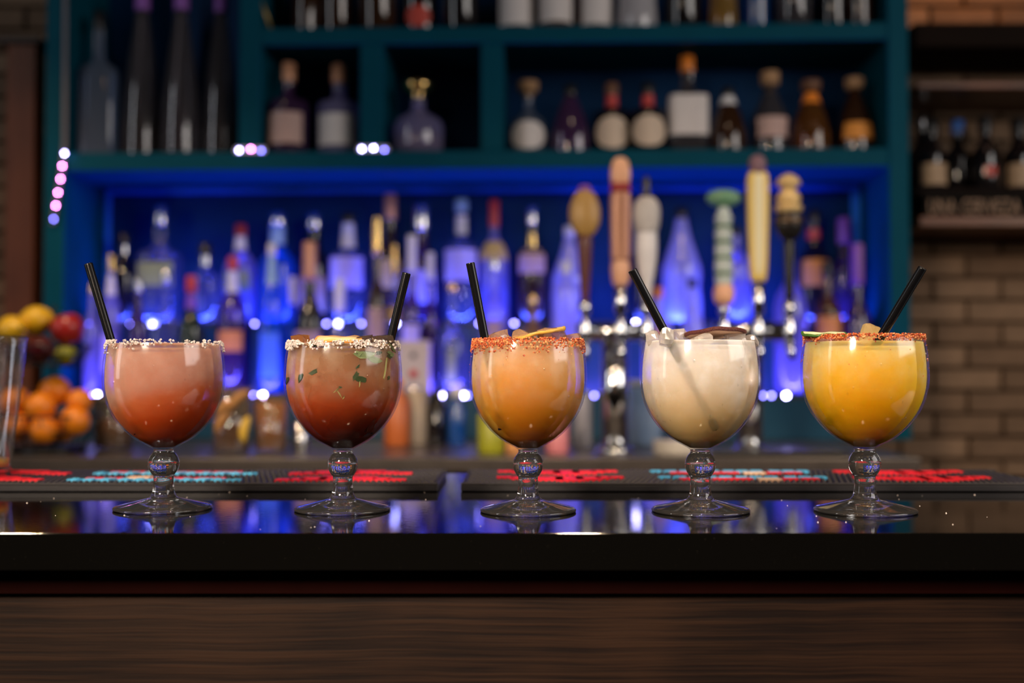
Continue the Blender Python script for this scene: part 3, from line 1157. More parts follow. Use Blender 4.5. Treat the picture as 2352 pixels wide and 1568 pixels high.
for a, b2 in ((826, 880), (1104, 1156)):
    box('divider', L(a, 220).x, L(b2, 220).x, 0.003, DEP, zS1t, zS2b, M_teal, ub, 0.003, 1)
# trim frame against the back panel of the lit bay
zt0 = L(1176, 441, DEP).z
zt1 = L(1176, 414, DEP).z
xt0, xt1 = L(238, 500, DEP).x, L(256, 500, DEP).x
xt2, xt3 = L(1955, 500, DEP).x, L(1975, 500, DEP).x
M_trim = pm('glow_blue_trim', (0.02, 0.22, 0.80), 0.45, spec=0.3)  # LED glow put into the trim's colour as a brighter blue
box('back_trim', xt0, xt3, DEP - 0.014, DEP, zt0, zS1b, M_trim, ub, 0.002, 1)
box('back_trim', xt0, xt1, DEP - 0.014, DEP, ZC, zt0, M_trim, ub, 0.002, 1)
box('back_trim', xt2, xt3, DEP - 0.014, DEP, ZC, zt0, M_trim, ub, 0.002, 1)
# stepped bottle display inside the lit bay
M_step = pm('blue_step_paint', (0.01, 0.06, 0.11), 0.3, spec=0.5)
dsp = empty('bottle_steps')
dsp.matrix_world = BB
tag(dsp, 'two-step bottle display inside the blue-lit bay', 'display stand')
box('lower_step', XL1 + 0.002, XR0 - 0.002, -0.028, DEP - 0.016, ZC + 0.001, ZA, M_step, dsp, 0.002, 1)
box('upper_step', XL1 + 0.002, XR0 - 0.002, 0.150, DEP - 0.016, ZA, ZB, M_step, dsp, 0.002, 1)

# LED strips: each a narrow lit tape along a step, with its bright diodes
M_tape = pm('led_tape', (0.6, 0.6, 0.65), 0.5)
M_tape_dark = pm('dark_led_channel', (0.03, 0.03, 0.04), 0.5)
M_led = emit('blue_white_led', (0.45, 0.42, 1.0), 75)
M_led_dim = emit('blue_led', (0.22, 0.20, 1.0), 30)
M_led_pink = emit('magenta_led', (1.0, 0.25, 0.88), 62)


def strip_light(parent, x0, x1, y, z, rot, watts, col, w=0.006):
    l = bpy.data.lights.new('led_glow', 'AREA')
    l.shape = 'RECTANGLE'
    l.size, l.size_y, l.energy, l.color = (x1 - x0), w, watts, col
    o = bpy.data.objects.new('led_glow', l)
    COL.objects.link(o)
    o.parent = parent
    o.location = ((x0 + x1) / 2, y, z)
    o.rotation_euler = rot
    return o


def led_disc(parent, p, r, mat, name='diode'):
    v = [(p[0], p[1] - 0.0006, p[2])]
    n = 10
    for i in range(n):
        a = 2 * math.pi * i / n
        v.append((p[0] + r * math.cos(a), p[1], p[2] + r * math.sin(a)))
    f = [(0, 1 + i, 1 + (i + 1) % n) for i in range(n)]
    return mesh_obj(name, v, f, mat, parent)


led1 = empty('led_strip')
led1.matrix_world = BB
tag(led1, 'blue LED strip along the lower display step', 'LED strip')
tape1 = box('tape', XL1 + 0.01, XR0 - 0.01, -0.0305, -0.0283, ZA - 0.013, ZA - 0.001, M_tape_dark, led1)
led2 = empty('led_strip')
led2.matrix_world = BB
tag(led2, 'blue LED strip along the upper display step', 'LED strip')
tape2 = box('tape', XL1 + 0.02, XR0 - 0.02, 0.1475, 0.1497, ZB - 0.013, ZB - 0.001, M_tape_dark, led2)
BLUE = (0.010, 0.10, 1.0)
strip_light(led1, XL1 + 0.03, XR0 - 0.03, -0.010, ZA + 0.004, (math.radians(150), 0, 0), 10, (0.09, 0.075, 1.0))
strip_light(led2, XL1 + 0.03, XR0 - 0.03, 0.160, ZB + 0.004, (math.radians(155), 0, 0), 10, (0.05, 0.085, 1.0))
for px, m in ((215, M_led_dim), (224, M_led), (312, M_led_dim), (470, M_led_dim), (583, M_led_dim), (604, M_led), (930, M_led_dim), (1014, M_led), (1064, M_led), (1075, M_led_dim),
              (1365, M_led_dim), (1456, M_led_dim), (1752, M_led_dim), (1772, M_led_dim), (1806, M_led), (1180, M_led_dim), (1560, M_led_dim)):
    p = L(px, 886, -0.031)
    led_disc(tape1, (p.x, -0.031, ZA - 0.006), 0.0055 if m is M_led else 0.004, m)
for px, m in ((205, M_led_dim), (300, M_led_dim), (350, M_led), (358, M_led_dim), (420, M_led_dim), (585, M_led_dim), (750, M_led_dim), (777, M_led), (830, M_led_dim), (909, M_led), (1000, M_led_dim),
              (1100, M_led_dim), (1182, M_led_dim), (1285, M_led_dim), (1460, M_led), (1530, M_led_dim), (1590, M_led_dim), (1812, M_led_dim), (1850, M_led_dim), (1180, M_led_dim)):
    p = L(px, 722, 0.147)
    led_disc(tape2, (p.x, 0.147, ZB - 0.006), 0.0055 if m is M_led else 0.004, m)

# hanging magenta strip on the left upright
hs = empty('led_strip')
hs.matrix_world = BB
tag(hs, 'magenta LED strip hanging loose on the left upright', 'LED strip')
pts = [L(150, -40, -0.006), L(149, 200, -0.006), L(148, 330, -0.008), L(143, 381, -0.012), L(138, 412, -0.014), L(132, 445, -0.014), L(127, 475, -0.014), L(121, 515, -0.014)]
verts, faces = [], []
for p in pts:
    verts += [(p.x - 0.006, p.y, p.z), (p.x + 0.006, p.y, p.z), (p.x + 0.006, p.y + 0.0015, p.z), (p.x - 0.006, p.y + 0.0015, p.z)]
for k in range(len(pts) - 1):
    a = 4 * k
    for q in range(4):
        faces.append((a + q, a + (q + 1) % 4, a + 4 + (q + 1) % 4, a + 4 + q))
htape = mesh_obj('tape', verts, faces, pm('strip_tape', (0.10, 0.08, 0.09), 0.4), hs)
for px, py, m in ((148, 352, M_led), (143, 381, M_led_pink), (139, 411, M_led_pink), (133, 442, M_led_pink), (128, 472, M_led_pink), (123, 503, M_led_dim)):
    p = L(px, py, -0.016)
    led_disc(htape, p, 0.0029, m)
for lab, dots in (('short row of magenta diodes at the foot of the left divider', ((549, 345), (576, 342), (600, 346))),
                  ('short row of magenta diodes at the foot of the second divider', ((831, 342), (858, 340), (883, 344)))):
    s = empty('led_strip')
    s.matrix_world = BB
    tag(s, lab, 'LED strip')
    a, b2 = L(dots[0][0] - 10, dots[0][1], -0.003), L(dots[2][0] + 10, dots[2][1], -0.003)
    st_ = box('tape', a.x, b2.x, -0.0022, -0.0004, a.z - 0.006, a.z + 0.008, M_tape, s)
    for k, (px, py) in enumerate(dots):
        led_disc(st_, L(px, py, -0.004), 0.0028, (M_led, M_led_pink, M_led_dim)[k] if lab.endswith('left divider') else (M_led, M_led, M_led_dim)[k])

# ------------------------------------------------------------------ bottles
PROFILES = {
    'round': [(0.0, 0), (.92, 0), (1, .02), (1, .56), (.97, .62), (.80, .70), (.45, .77), (.30, .82), (.28, .97), (.30, 1.0), (0, 1.0)],
    'slim': [(0.0, 0), (.95, 0), (1, .02), (1, .55), (.96, .61), (.70, .70), (.42, .78), (.36, .84), (.35, .98), (.37, 1.0), (0, 1.0)],
    'wine': [(0.0, 0), (.96, 0), (1, .02), (1, .54), (.92, .61), (.60, .69), (.40, .74), (.38, .98), (.42, 1.0), (0, 1.0)],
    'cone': [(0.0, 0), (.98, 0), (1, .02), (.97, .30), (.80, .55), (.55, .75), (.36, .88), (.30, .97), (.30, 1.0), (0, 1.0)],
    'shoulder': [(0.0, 0), (.95, 0), (1, .02), (1, .62), (.94, .66), (.55, .69), (.34, .73), (.30, .80), (.30, .97), (.33, 1.0), (0, 1.0)],
    'decanter': [(0.0, 0), (.80, 0), (.95, .04), (1, .16), (1, .42), (.92, .52), (.62, .60), (.34, .66), (.26, .74), (.26, .94), (.32, 1.0), (0, 1.0)],
    'carafe': [(0.0, 0), (.97, 0), (1, .02), (.99, .18), (.90, .38), (.70, .60), (.46, .80), (.32, .92), (.30, .98), (.33, 1.0), (0, 1.0)],
    'bell': [(0.0, 0), (.98, 0), (1, .015), (.96, .20), (.90, .34), (.96, .42), (.94, .50), (.74, .62), (.46, .78), (.30, .92), (.27, 1.0), (0, 1.0)],
    'box': [(0.0, 0), (.97, 0), (1, .015), (1, .80), (.96, .86), (.5, .90), (.40, .92), (.40, 1.0), (0, 1.0)],
}
BG = {}


def bglass(key):
    T = {
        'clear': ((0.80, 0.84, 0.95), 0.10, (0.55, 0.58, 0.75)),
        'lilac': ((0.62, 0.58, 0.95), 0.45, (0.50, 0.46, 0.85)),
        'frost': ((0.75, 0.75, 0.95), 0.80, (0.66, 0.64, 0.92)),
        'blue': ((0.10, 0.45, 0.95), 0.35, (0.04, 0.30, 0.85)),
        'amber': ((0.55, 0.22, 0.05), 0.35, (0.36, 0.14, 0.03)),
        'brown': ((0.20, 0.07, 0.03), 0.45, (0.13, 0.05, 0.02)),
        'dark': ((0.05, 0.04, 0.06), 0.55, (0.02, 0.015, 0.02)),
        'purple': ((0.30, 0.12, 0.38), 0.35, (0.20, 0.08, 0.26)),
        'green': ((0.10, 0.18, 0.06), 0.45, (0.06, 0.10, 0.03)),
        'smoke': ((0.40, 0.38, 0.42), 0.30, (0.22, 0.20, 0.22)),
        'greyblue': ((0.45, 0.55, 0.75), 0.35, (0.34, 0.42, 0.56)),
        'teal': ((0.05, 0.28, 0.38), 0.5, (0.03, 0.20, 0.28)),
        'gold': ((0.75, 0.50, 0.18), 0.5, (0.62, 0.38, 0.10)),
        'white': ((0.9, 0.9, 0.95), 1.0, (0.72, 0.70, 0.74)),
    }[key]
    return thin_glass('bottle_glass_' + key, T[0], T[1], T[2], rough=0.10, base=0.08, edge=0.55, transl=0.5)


CAPM = {
    'black': lambda: pm('cap_black', (0.010, 0.010, 0.012), 0.3),
    'silver': lambda: pm('cap_silver', (0.75, 0.75, 0.78), 0.22, 1.0),
    'gold': lambda: pm('cap_gold', (0.85, 0.58, 0.22), 0.22, 1.0),
    'copper': lambda: pm('cap_copper', (0.62, 0.30, 0.17), 0.35, 0.3),
    'cork': lambda: pm('cap_cork', (0.42, 0.24, 0.12), 0.7, noise=0.3, nscale=200),
    'red': lambda: pm('cap_red', (0.55, 0.035, 0.03), 0.35),
    'orange': lambda: pm('cap_orange', (0.85, 0.25, 0.03), 0.35),
    'white': lambda: pm('cap_white', (0.75, 0.74, 0.76), 0.35),
    'lightblue': lambda: pm('cap_light_blue', (0.30, 0.50, 0.70), 0.35),
    'blue': lambda: pm('cap_blue', (0.05, 0.15, 0.5), 0.35),
    'purple': lambda: pm('cap_purple', (0.25, 0.08, 0.40), 0.4),
    'brown': lambda: pm('cap_brown', (0.16, 0.07, 0.035), 0.5),
}
LABM = {
    'white': (0.72, 0.66, 0.64), 'cream': (0.66, 0.52, 0.40), 'pink': (0.55, 0.36, 0.32), 'olive': (0.26, 0.30, 0.10), 'lilac': (0.52, 0.46, 0.70),
    'orange': (0.75, 0.28, 0.04), 'red': (0.55, 0.06, 0.04), 'gold': (0.62, 0.44, 0.16), 'green': (0.10, 0.30, 0.08), 'blue': (0.06, 0.20, 0.55), 'black': (0.015, 0.014, 0.016), 'tan': (0.42, 0.28, 0.17), 'yellow': (0.70, 0.55, 0.10),
}


def labm(k):
    return pm('label_' + k, LABM[k], 0.6, noise=0.12, nscale=60)


def prof_r(prof, t):
    for (r1, z1), (r2, z2) in zip(prof[:-1], prof[1:]):
        if z1 <= t <= z2 and z2 > z1:
            return r1 + (r2 - r1) * (t - z1) / (z2 - z1)
    return prof[-2][0]


def sup(a, sq):
    if sq <= 0:
        return 1.0
    n = 2 + sq * 8
    return (abs(math.cos(a)) ** n + abs(math.sin(a)) ** n) ** (-1.0 / n)


def bottle(name, label, loc, H, Rr, kind='round', glass='clear', cap=('black', 0.12), lab=None, neck=None, sq=0.0, flat=1.0, group=None, cat='bottle', stopper=None, fill=None, matrix=None):
    """loc = base centre; H = full height with cap; lab = (colour, t0, t1, half angle[, 'round'])"""
    root = empty(name, loc)
    root.rotation_euler = (0, 0, YAW)
    tag(root, label, cat, group)
    ch = H * cap[1] if cap else 0
    hb = H - ch * 0.6
    prof = PROFILES[kind]
    P2 = [(r * Rr, t * hb) for r, t in prof]
    lathe('glass_body', P2, bglass(glass), root, 28, sq, flat)
    nr = prof[-2][0] * Rr * 1.12
    if cap:
        cz0 = H - ch
        cm = CAPM[cap[0]]()
        if stopper == 'ball':
            lathe('stopper', [(nr * .8, cz0), (nr * .9, cz0 + ch * .12), (nr * .7, cz0 + ch * .2), (nr * 1.5, cz0 + ch * .42), (nr * 1.75, cz0 + ch * .62), (nr * 1.35, cz0 + ch * .86), (0, H)], cm, root, 24)
        elif stopper == 'wide':
            lathe('stopper', [(nr * .8, cz0), (nr * .85, cz0 + ch * .35), (nr * 1.5, cz0 + ch * .38), (nr * 1.55, cz0 + ch * .95), (nr * 1.4, H), (0, H)], cm, root, 24)
        else:
            lathe('cap', [(nr, cz0), (nr * 1.02, cz0 + ch * .1), (nr, cz0 + ch * .95), (nr * .9, H), (0, H)], cm, root, 24)
    if neck:
        t0, t1 = neck[1], neck[2]
        n0, n1 = prof_r(prof, t0) * Rr * 1.04, prof_r(prof, t1) * Rr * 1.04
        lathe('neck_label', [(n0, t0 * hb), (n1, t1 * hb)], CAPM[neck[0]]() if neck[0] in CAPM else labm(neck[0]), root, 24, sq, flat, cap0=False, cap1=False)
    if lab:
        t0, t1, ha = lab[1], lab[2], lab[3]
        nu, nv = 14, 8
        verts, faces = [], []
        rnd_ = len(lab) > 4 and lab[4] == 'round'
        for j in range(nv + 1):
            for i in range(nu + 1):
                u = -1 + 2 * i / nu
                v = -1 + 2 * j / nv
                if rnd_:
                    uu = u * math.sqrt(max(0, 1 - v * v / 2)) if False else u * math.sqrt(1 - v * v / 2)
                    vv = v * math.sqrt(1 - u * u / 2)
                else:
                    uu, vv = u, v
                t = (t0 + t1) / 2 + vv * (t1 - t0) / 2
                a = -math.pi / 2 + uu * ha
                r = prof_r(prof, t) * Rr * 1.015 * sup(a, sq)
                verts.append((r * math.cos(a), r * math.sin(a) * flat - 0.0004, t * hb))
        for j in range(nv):
            for i in range(nu):
                k = j * (nu + 1) + i
                faces.append((k, k + 1, k + nu + 2, k + nu + 1))
        mesh_obj('paper_label', verts, faces, labm(lab[0]), root, True)
    if fill:
        fm = bglass(fill[0])
        pr = [(0.0, 0.004 * 1)] + [(max(r * Rr * 0.95 - 0.0012, 0.001), t * hb) for r, t in prof[1:-1] if t < fill[1]]
        pr = pr[:1] + [(pr[1][0], 0.005)] + pr[2:]
        pr += [(prof_r(prof, fill[1]) * Rr * 0.95 - 0.0012, fill[1] * hb), (0.0, fill[1] * hb)]
        lathe('spirit', pr, fm, root, 24, sq, flat)
    return root


def place(px, zf, off, top, wpx):
    """base place, height and radius of a bottle from its pixel column, top row and width"""
    p = L(px, top, off)
    H = p.z - zf
    dist = (BB @ p).y
    base = BB @ Vector((p.x, off, zf))
    return base, H, wpx / 2 / F * dist


# (px, top, width, profile, glass, cap, label, extra, text)
G_MID = 'bottles on the middle shelf'
MID = [
    (228, 28, 82, 'shoulder', 'greyblue', ('black', .12), None, dict(sq=.8, flat=.6), 'tall square grey-blue bottle with black cap, leftmost on the middle shelf'),
    (328, -25, 92, 'carafe', 'smoke', ('purple', .13), None, dict(fill=('brown', .25)), 'slender tapering clear bottle, first of three tall ones at left'),
    (417, -25, 94, 'carafe', 'smoke', ('purple', .13), None, dict(fill=('purple', .28)), 'slender tapering clear bottle, second of three tall ones at left'),
    (509, -20, 90, 'carafe', 'smoke', ('purple', .13), None, dict(fill=('brown', .22)), 'slender tapering dark bottle beside the left divider, third of the tall ones'),
    (662, 146, 92, 'shoulder', 'purple', ('copper', .20), ('pink', .12, .50, 1.0), dict(), 'round bottle with copper cap and wide pinkish label, first cubby'),
    (780, 150, 100, 'shoulder', 'lilac', ('copper', .20), ('white', .12, .50, .95), dict(), 'violet bottle with wide white label beside the second divider'),
    (961, 178, 140, 'decanter', 'lilac', ('gold', .28), None, dict(stopper='ball', fill=('gold', .30)), 'squat decanter with gold ball stopper and amber spirit, middle cubby'),
    (1213, 188, 86, 'decanter', 'greyblue', ('cork', .20), ('white', .08, .50, 1.1, 'round'), dict(stopper='wide'), 'small clear bottle with round white label and wide cork, left in the long bay'),
    (1310, 196, 88, 'cone', 'purple', ('black', .16), None, dict(flat=.7), 'purplish conical bottle with silvery side and black cap'),
    (1405, 192, 86, 'shoulder', 'dark', ('brown', .16), ('cream', .08, .56, 1.1, 'round'), dict(neck=('red', .74, .92)), 'black bottle with round cream label and orange-red neck, left of the pair'),
    (1488, 192, 86, 'shoulder', 'dark', ('black', .16), ('cream', .08, .56, 1.1, 'round'), dict(neck=('red', .74, .92)), 'black bottle with round cream label and pinkish neck, right of the pair'),
    (1578, 130, 90, 'shoulder', 'smoke', ('orange', .16), ('white', .20, .64, 1.2), dict(sq=.6), 'square bottle with large white label and bright orange cap'),
    (1672, 202, 84, 'cone', 'brown', ('black', .14), None, dict(neck=('white', .80, .95)), 'dark brown bottle with white neck right of the white-labelled square bottle'),
    (1768, 166, 92, 'bell', 'smoke', ('cork', .24), ('pink', .22, .5, .9), dict(stopper='wide'), 'smoky bell-shaped bottle with tall cork stopper'),
    (1862, 186, 88, 'cone', 'amber', ('brown', .22), None, dict(neck=('orange', .78, .95), stopper='wide'), 'amber conical bottle with orange neck band'),
    (1963, 180, 88, 'cone', 'brown', ('cork', .22), ('orange', .20, .45, .9), dict(stopper='wide'), 'brown bottle with orange label, rightmost on the middle shelf'),
]
def fit_row(rows, zf, off0, lo, hi, zig=0.018):
    """offsets and radii for a crowded row so that no two bottles touch"""
    it = []
    for k, r in enumerate(rows):
        off = off0 + (zig if k % 2 else -zig)
        b, H, R_ = place(r[0], zf, off, r[1], r[2])
        it.append([b, H, R_, off])
    for _ in range(40):
        for a, b in zip(it[:-1], it[1:]):
            d = math.hypot(a[0].x - b[0].x, a[0].y - b[0].y)
            if a[2] + b[2] > d - 0.003:
                k = (d - 0.003) / (a[2] + b[2])
                a[2] *= k
                b[2] *= k
        for a in it:
            a[2] = min(a[2], (hi - a[3]), (a[3] - lo))
    return it


for (b, H, R_, off), (px, top, w, kind, gl, cap, lab, kw, text) in zip(fit_row(MID, zS1t + 0.0005, 0.095, 0.006, 0.3), MID):
    bottle('liquor_bottle', text, b, H, R_, kind, gl, cap, lab, group=G_MID, **kw)

TOP = [
    (705, 64, 'wine', 'brown', ('gold', .1), None, dict(neck=('gold', .7, .9)), 'dark amber bottle, leftmost on the top shelf'),
    (775, 78, 'round', 'brown', ('black', .1), None, dict(), 'dark brown bottle on the top shelf, second from the left divider'),
    (868, 84, 'round', 'brown', ('red', .1), None, dict(), 'reddish dark bottle on the top shelf above the first cubby divider'),
    (965, 86, 'shoulder', 'dark', ('black', .1), ('red', .06, .28, .7, 'round'), dict(), 'black bottle with a round red seal on the top shelf'),
    (1058, 80, 'round', 'dark', ('black', .1), None, dict(), 'plain black bottle between red-sealed and white-labelled bottles, top shelf'),
    (1187, 88, 'round', 'amber', ('cork', .1), ('white', .07, .45, 1.1), dict(), 'amber bottle with white label, first of three on the top shelf'),
    (1276, 82, 'round', 'amber', ('cork', .1), ('white', .07, .45, 1.1), dict(), 'amber bottle with white label, second of three on the top shelf'),
    (1366, 86, 'round', 'amber', ('cork', .1), ('white', .07, .45, 1.1), dict(), 'amber bottle with white label, third of three on the top shelf'),
    (1463, 92, 'bell', 'white', ('white', .1), None, dict(), 'white ceramic bell-shaped bottle on the top shelf'),
    (1568, 84, 'round', 'dark', ('black', .1), None, dict(), 'black bottle between the white ceramic and the gold bottle, top shelf'),
    (1660, 66, 'bell', 'gold', ('gold', .1), None, dict(), 'narrow gold bottle on the top shelf'),
    (1737, 58, 'round', 'blue', ('blue', .1), None, dict(), 'bright blue bottle on the top shelf'),
    (1822, 80, 'round', 'smoke', ('black', .1), None, dict(), 'smoky bottle with a bright streak, right of the blue one, top shelf'),
    (1910, 80, 'round', 'dark', ('black', .1), None, dict(), 'dark bottle, last but one on the top shelf'),
    (1972, 66, 'round', 'brown', ('black', .1), None, dict(), 'dark brown bottle, rightmost on the top shelf'),
]
for (b, H, R_, off), (px, w, kind, gl, cap, lab, kw, text) in zip(fit_row([(t[0], -150, t[1]) for t in TOP], zS2t + 0.0005, 0.09, 0.006, 0.3), TOP):
    bottle('liquor_bottle', text, b, H, R_, kind, gl, cap, lab, group='bottles on the top shelf', **kw)

UP = [  # upper display step
    (285, 536, 58, 'slim', 'dark', ('black', .14), None, dict(neck=('silver', .84, .97)), 'slim dark bottle with black cap at the left of the upper step'),
    (370, 472, 104, 'shoulder', 'clear', ('silver', .17), ('olive', .34, .56, .8), dict(sq=.5), 'tall clear square bottle with silver stopper and olive label'),
    (472, 560, 84, 'shoulder', 'clear', ('black', .16), None, dict(neck=('silver', .80, .95)), 'clear bottle with dark cap right of the olive-labelled one'),
    (553, 516, 78, 'round', 'lilac', ('red', .12), ('olive', .35, .55, .9), dict(neck=('white', .80, .96)), 'lilac bottle with red cap and white neck'),
    (638, 488, 84, 'wine', 'blue', ('silver', .12), None, dict(neck=('lightblue', .76, .97)), 'tall vivid blue bottle with pale blue neck'),
    (722, 490, 74, 'wine', 'dark', ('silver', .14), ('tan', .10, .45, 1.0), dict(), 'dark wine bottle with silver capsule and tan label'),
    (800, 488, 86, 'shoulder', 'clear', ('black', .10), ('lilac', .32, .62, 1.1), dict(neck=('white', .72, .98)), 'clear bottle with white neck and lilac label'),
    (897, 446, 62, 'wine', 'brown', ('copper', .20), ('gold', .30, .55, .9), dict(), 'tall brown bottle with copper capsule and gold label'),
    (968, 470, 78, 'wine', 'purple', ('silver', .22), ('lilac', .18, .5, 1.0), dict(), 'purple bottle with long silvery capsule'),
    (1060, 458, 92, 'shoulder', 'clear', ('lightblue', .10), ('lilac', .35, .62, 1.1), dict(neck=('white', .76, .92)), 'clear bottle with pale blue cap and lilac-orange label'),
    (1135, 460, 76, 'round', 'lilac', ('red', .22), ('gold', .58, .76, 1.2), dict(), 'lilac bottle with long red capsule and gold collar'),
    (1222, 474, 70, 'shoulder', 'brown', ('silver', .16), ('pink', .46, .70, 1.0), dict(neck=('gold', .72, .84)), 'brown bottle with silver cap and dusky label left of the taps'),
    (1308, 520, 84, 'bell', 'frost', ('white', .1), None, dict(), 'frosted lilac bottle behind the oval tap handle'),
    (1480, 470, 66, 'wine', 'dark', ('black', .16), None, dict(), 'tall black bottle behind the white tap handle'),
    (1565, 476, 104, 'bell', 'frost', ('black', .10), None, dict(), 'large frosted lilac bell-shaped bottle between the tap towers'),
    (1690, 520, 74, 'round', 'lilac', ('black', .1), None, dict(), 'lilac bottle behind the tall yellow tap handle'),
    (1868, 482, 74, 'wine', 'dark', ('black', .14), ('orange', .34, .60, 1.0), dict(neck=('red', .80, .90)), 'dark bottle with orange label near the right end'),
    (1938, 500, 66, 'wine', 'purple', ('purple', .25), None, dict(), 'dark bottle with magenta capsule at the right end of the upper step'),
]
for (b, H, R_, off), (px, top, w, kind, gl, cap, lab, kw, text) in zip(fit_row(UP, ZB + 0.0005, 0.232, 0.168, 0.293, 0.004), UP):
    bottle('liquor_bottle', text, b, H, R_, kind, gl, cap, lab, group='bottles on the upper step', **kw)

LOW = [  # lower display step
    (212, 650, 62, 'slim', 'lilac', ('gold', .10), None, dict(), 'short lilac bottle with gold cap beside the fruit stand'),
    (256, 584, 78, 'round', 'lilac', ('gold', .13), ('lilac', .15, .45, .6), dict(neck=('white', .76, .92)), 'lilac bottle with shining gold cap behind the leftmost straw'),
    (318, 640, 56, 'slim', 'purple', ('silver', .12), None, dict(), 'narrow purple bottle left of the square glowing one'),
    (382, 622, 104, 'shoulder', 'clear', ('silver', .10), None, dict(sq=.8), 'wide square clear bottle glowing blue, lower step'),
    (440, 634, 58, 'slim', 'green', ('red', .14), None, dict(neck=('purple', .78, .92)), 'green bottle with red cap'),
    (535, 590, 82, 'round', 'purple', ('red', .10), ('orange', .32, .48, 1.0), dict(neck=('white', .78, .95)), 'purple bottle with red cap and orange label band'),
    (625, 560, 96, 'round', 'blue', ('white', .08), ('blue', .10, .42, .9), dict(neck=('lightblue', .76, .97)), 'wide sky-blue bottle with pale neck, lower step'),
    (672, 636, 66, 'slim', 'blue', ('white', .24), None, dict(), 'blue bottle with long white capsule'),
    (712, 556, 72, 'wine', 'dark', ('copper', .26), ('tan', .12, .48, 1.0), dict(), 'dark bottle with long copper capsule and dusty label'),
    (780, 640, 62, 'slim', 'clear', ('white', .30), None, dict(), 'lilac bottle with long bright white neck'),
    (866, 498, 62, 'wine', 'brown', ('gold', .22), ('tan', .3, .55, 1.0), dict(), 'tall bottle with long gold capsule behind the second straw'),
    (906, 560, 56, 'slim', 'clear', ('gold', .22), ('gold', .55, .66, .9), dict(), 'slim bottle with olive-gold neck and label'),
    (946, 540, 66, 'wine', 'purple', ('white', .24), ('lilac', .2, .5, 1.0), dict(), 'purple bottle with pale capsule right of the second straw'),
    (988, 580, 66, 'wine', 'purple', ('lilac' if False else 'white', .2), None, dict(), 'dark purple bottle with lilac capsule'),
    (1040, 650, 100, 'decanter', 'clear', ('gold', .08), ('olive', .1, .4, .25), dict(), 'round-shouldered clear decanter with narrow olive label'),
    (1136, 590, 66, 'round', 'lilac', ('silver', .10), ('tan', .25, .55, .5), dict(), 'lilac bottle beside the straw of the middle cocktail'),
    (1224, 676, 68, 'shoulder', 'gold', ('gold', .10), None, dict(), 'gold bottle left of the tap towers, lower step'),
    (1300, 600, 82, 'box', 'frost', ('white', .1), None, dict(), 'frosted pale bottle just left of the first tap tower'),
    (1512, 660, 72, 'round', 'frost', ('orange', .1), ('orange', .55, .64, .3), dict(), 'frosted bottle with small orange mark behind the milky cocktail straw'),
    (1590, 640, 92, 'bell', 'frost', ('black', .08), None, dict(), 'wide frosted bottle between the tap towers, lower step'),
    (1815, 560, 76, 'round', 'lilac', ('black', .1), None, dict(), 'lilac bottle behind the rightmost tap handle'),
    (1900, 600, 70, 'round', 'amber', ('black', .12), ('orange', .40, .62, 1.0), dict(), 'amber bottle with orange label right of the taps'),
    (1968, 560, 64, 'wine', 'purple', ('purple', .28), None, dict(), 'purple bottle with magenta capsule at the right end of the lower step'),
]
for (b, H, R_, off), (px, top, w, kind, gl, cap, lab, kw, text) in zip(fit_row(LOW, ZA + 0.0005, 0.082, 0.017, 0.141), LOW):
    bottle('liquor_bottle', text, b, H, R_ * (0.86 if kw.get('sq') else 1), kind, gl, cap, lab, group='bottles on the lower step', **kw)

# ------------------------------------------------------------------ back counter and what stands on it
XC1 = P(2116, 1046, 2.45).x
bk = empty('back_counter', (0, 0, 0))
tag(bk, 'dark stone counter running below the back bar', 'counter')
box('counter_top', -2.0, XC1, 2.45, 3.56, ZC - 0.03, ZC, M_counter, bk, 0.004, 2)
box('cabinet_body', -2.0, XC1 - 0.02, 2.49, 3.56, -1.069, ZC - 0.03, pm('brushed_cabinet', (0.16, 0.12, 0.09), 0.4, 0.4, noise=0.25, nscale=6), bk)


def onc(px, depth):
    return Vector((P(px, 1000, depth).x, depth, ZC + 0.0003))


def czs(py, depth):
    return P(1176, py, depth).z - ZC


def jar(name, label, cat, px, depth, top, w, prof, mat, extra=None):
    h = czs(top, depth)
    r = w / 2 / F * depth
    root = empty(name, onc(px, depth))
    tag(root, label, cat)
    lathe('body', [(a * r, t * h) for a, t in prof], mat, root, 28)
    if extra:
        for nm, pr, m in extra:
            lathe(nm, [(a * r, t * h) for a, t in pr], m, root, 28)
    return root


TUMB = [(0, 0), (.86, 0), (.9, .03), (1, 1), (.95, 1), (.86, .06), (0, .05)]
M_tumb = thin_glass('tumbler_glass', (0.9, 0.86, 0.8), 0.12, (0.5, 0.36, 0.25), base=0.08, edge=0.7)
M_or = pm('orange_fill', (0.62, 0.22, 0.012), 0.5, noise=0.2, nscale=30)
jar('garnish_jar', 'squat jar of brown garnish beside the fruit stand', 'jar', 262, 2.72, 915, 95, TUMB, M_tumb, [('filling', [(0, .06), (.84, .07), (.9, .6), (0, .6)], pm('brown_fill', (0.16, 0.06, 0.02), 0.6)), ('lid', [(0.2, .98), (1, .98), (1, 1.06), (0, 1.06)], pm('grey_lid', (0.35, 0.3, 0.27), 0.5))])
jar('juice_tumbler', 'tumbler of orange juice with a pale scoop, between the two left glasses', 'tumbler', 622, 2.62, 908, 80, TUMB, M_tumb, [('juice', [(0, .06), (.84, .07), (.93, .88), (0, .88)], M_or)])
jar('cup', 'small grey steel cup right of the orange juice tumbler', 'cup', 690, 2.66, 965, 42, TUMB, M_steel)
jar('garnish_jar', 'jar of yellow lemon peels and brown sticks between the left glasses', 'jar', 532, 2.60, 890, 90, TUMB, M_tumb, [('filling', [(0, .06), (.8, .07), (.88, .45), (0, .5)], pm('dusky_fill', (0.20, 0.07, 0.035), 0.6, noise=0.5, nscale=60))])
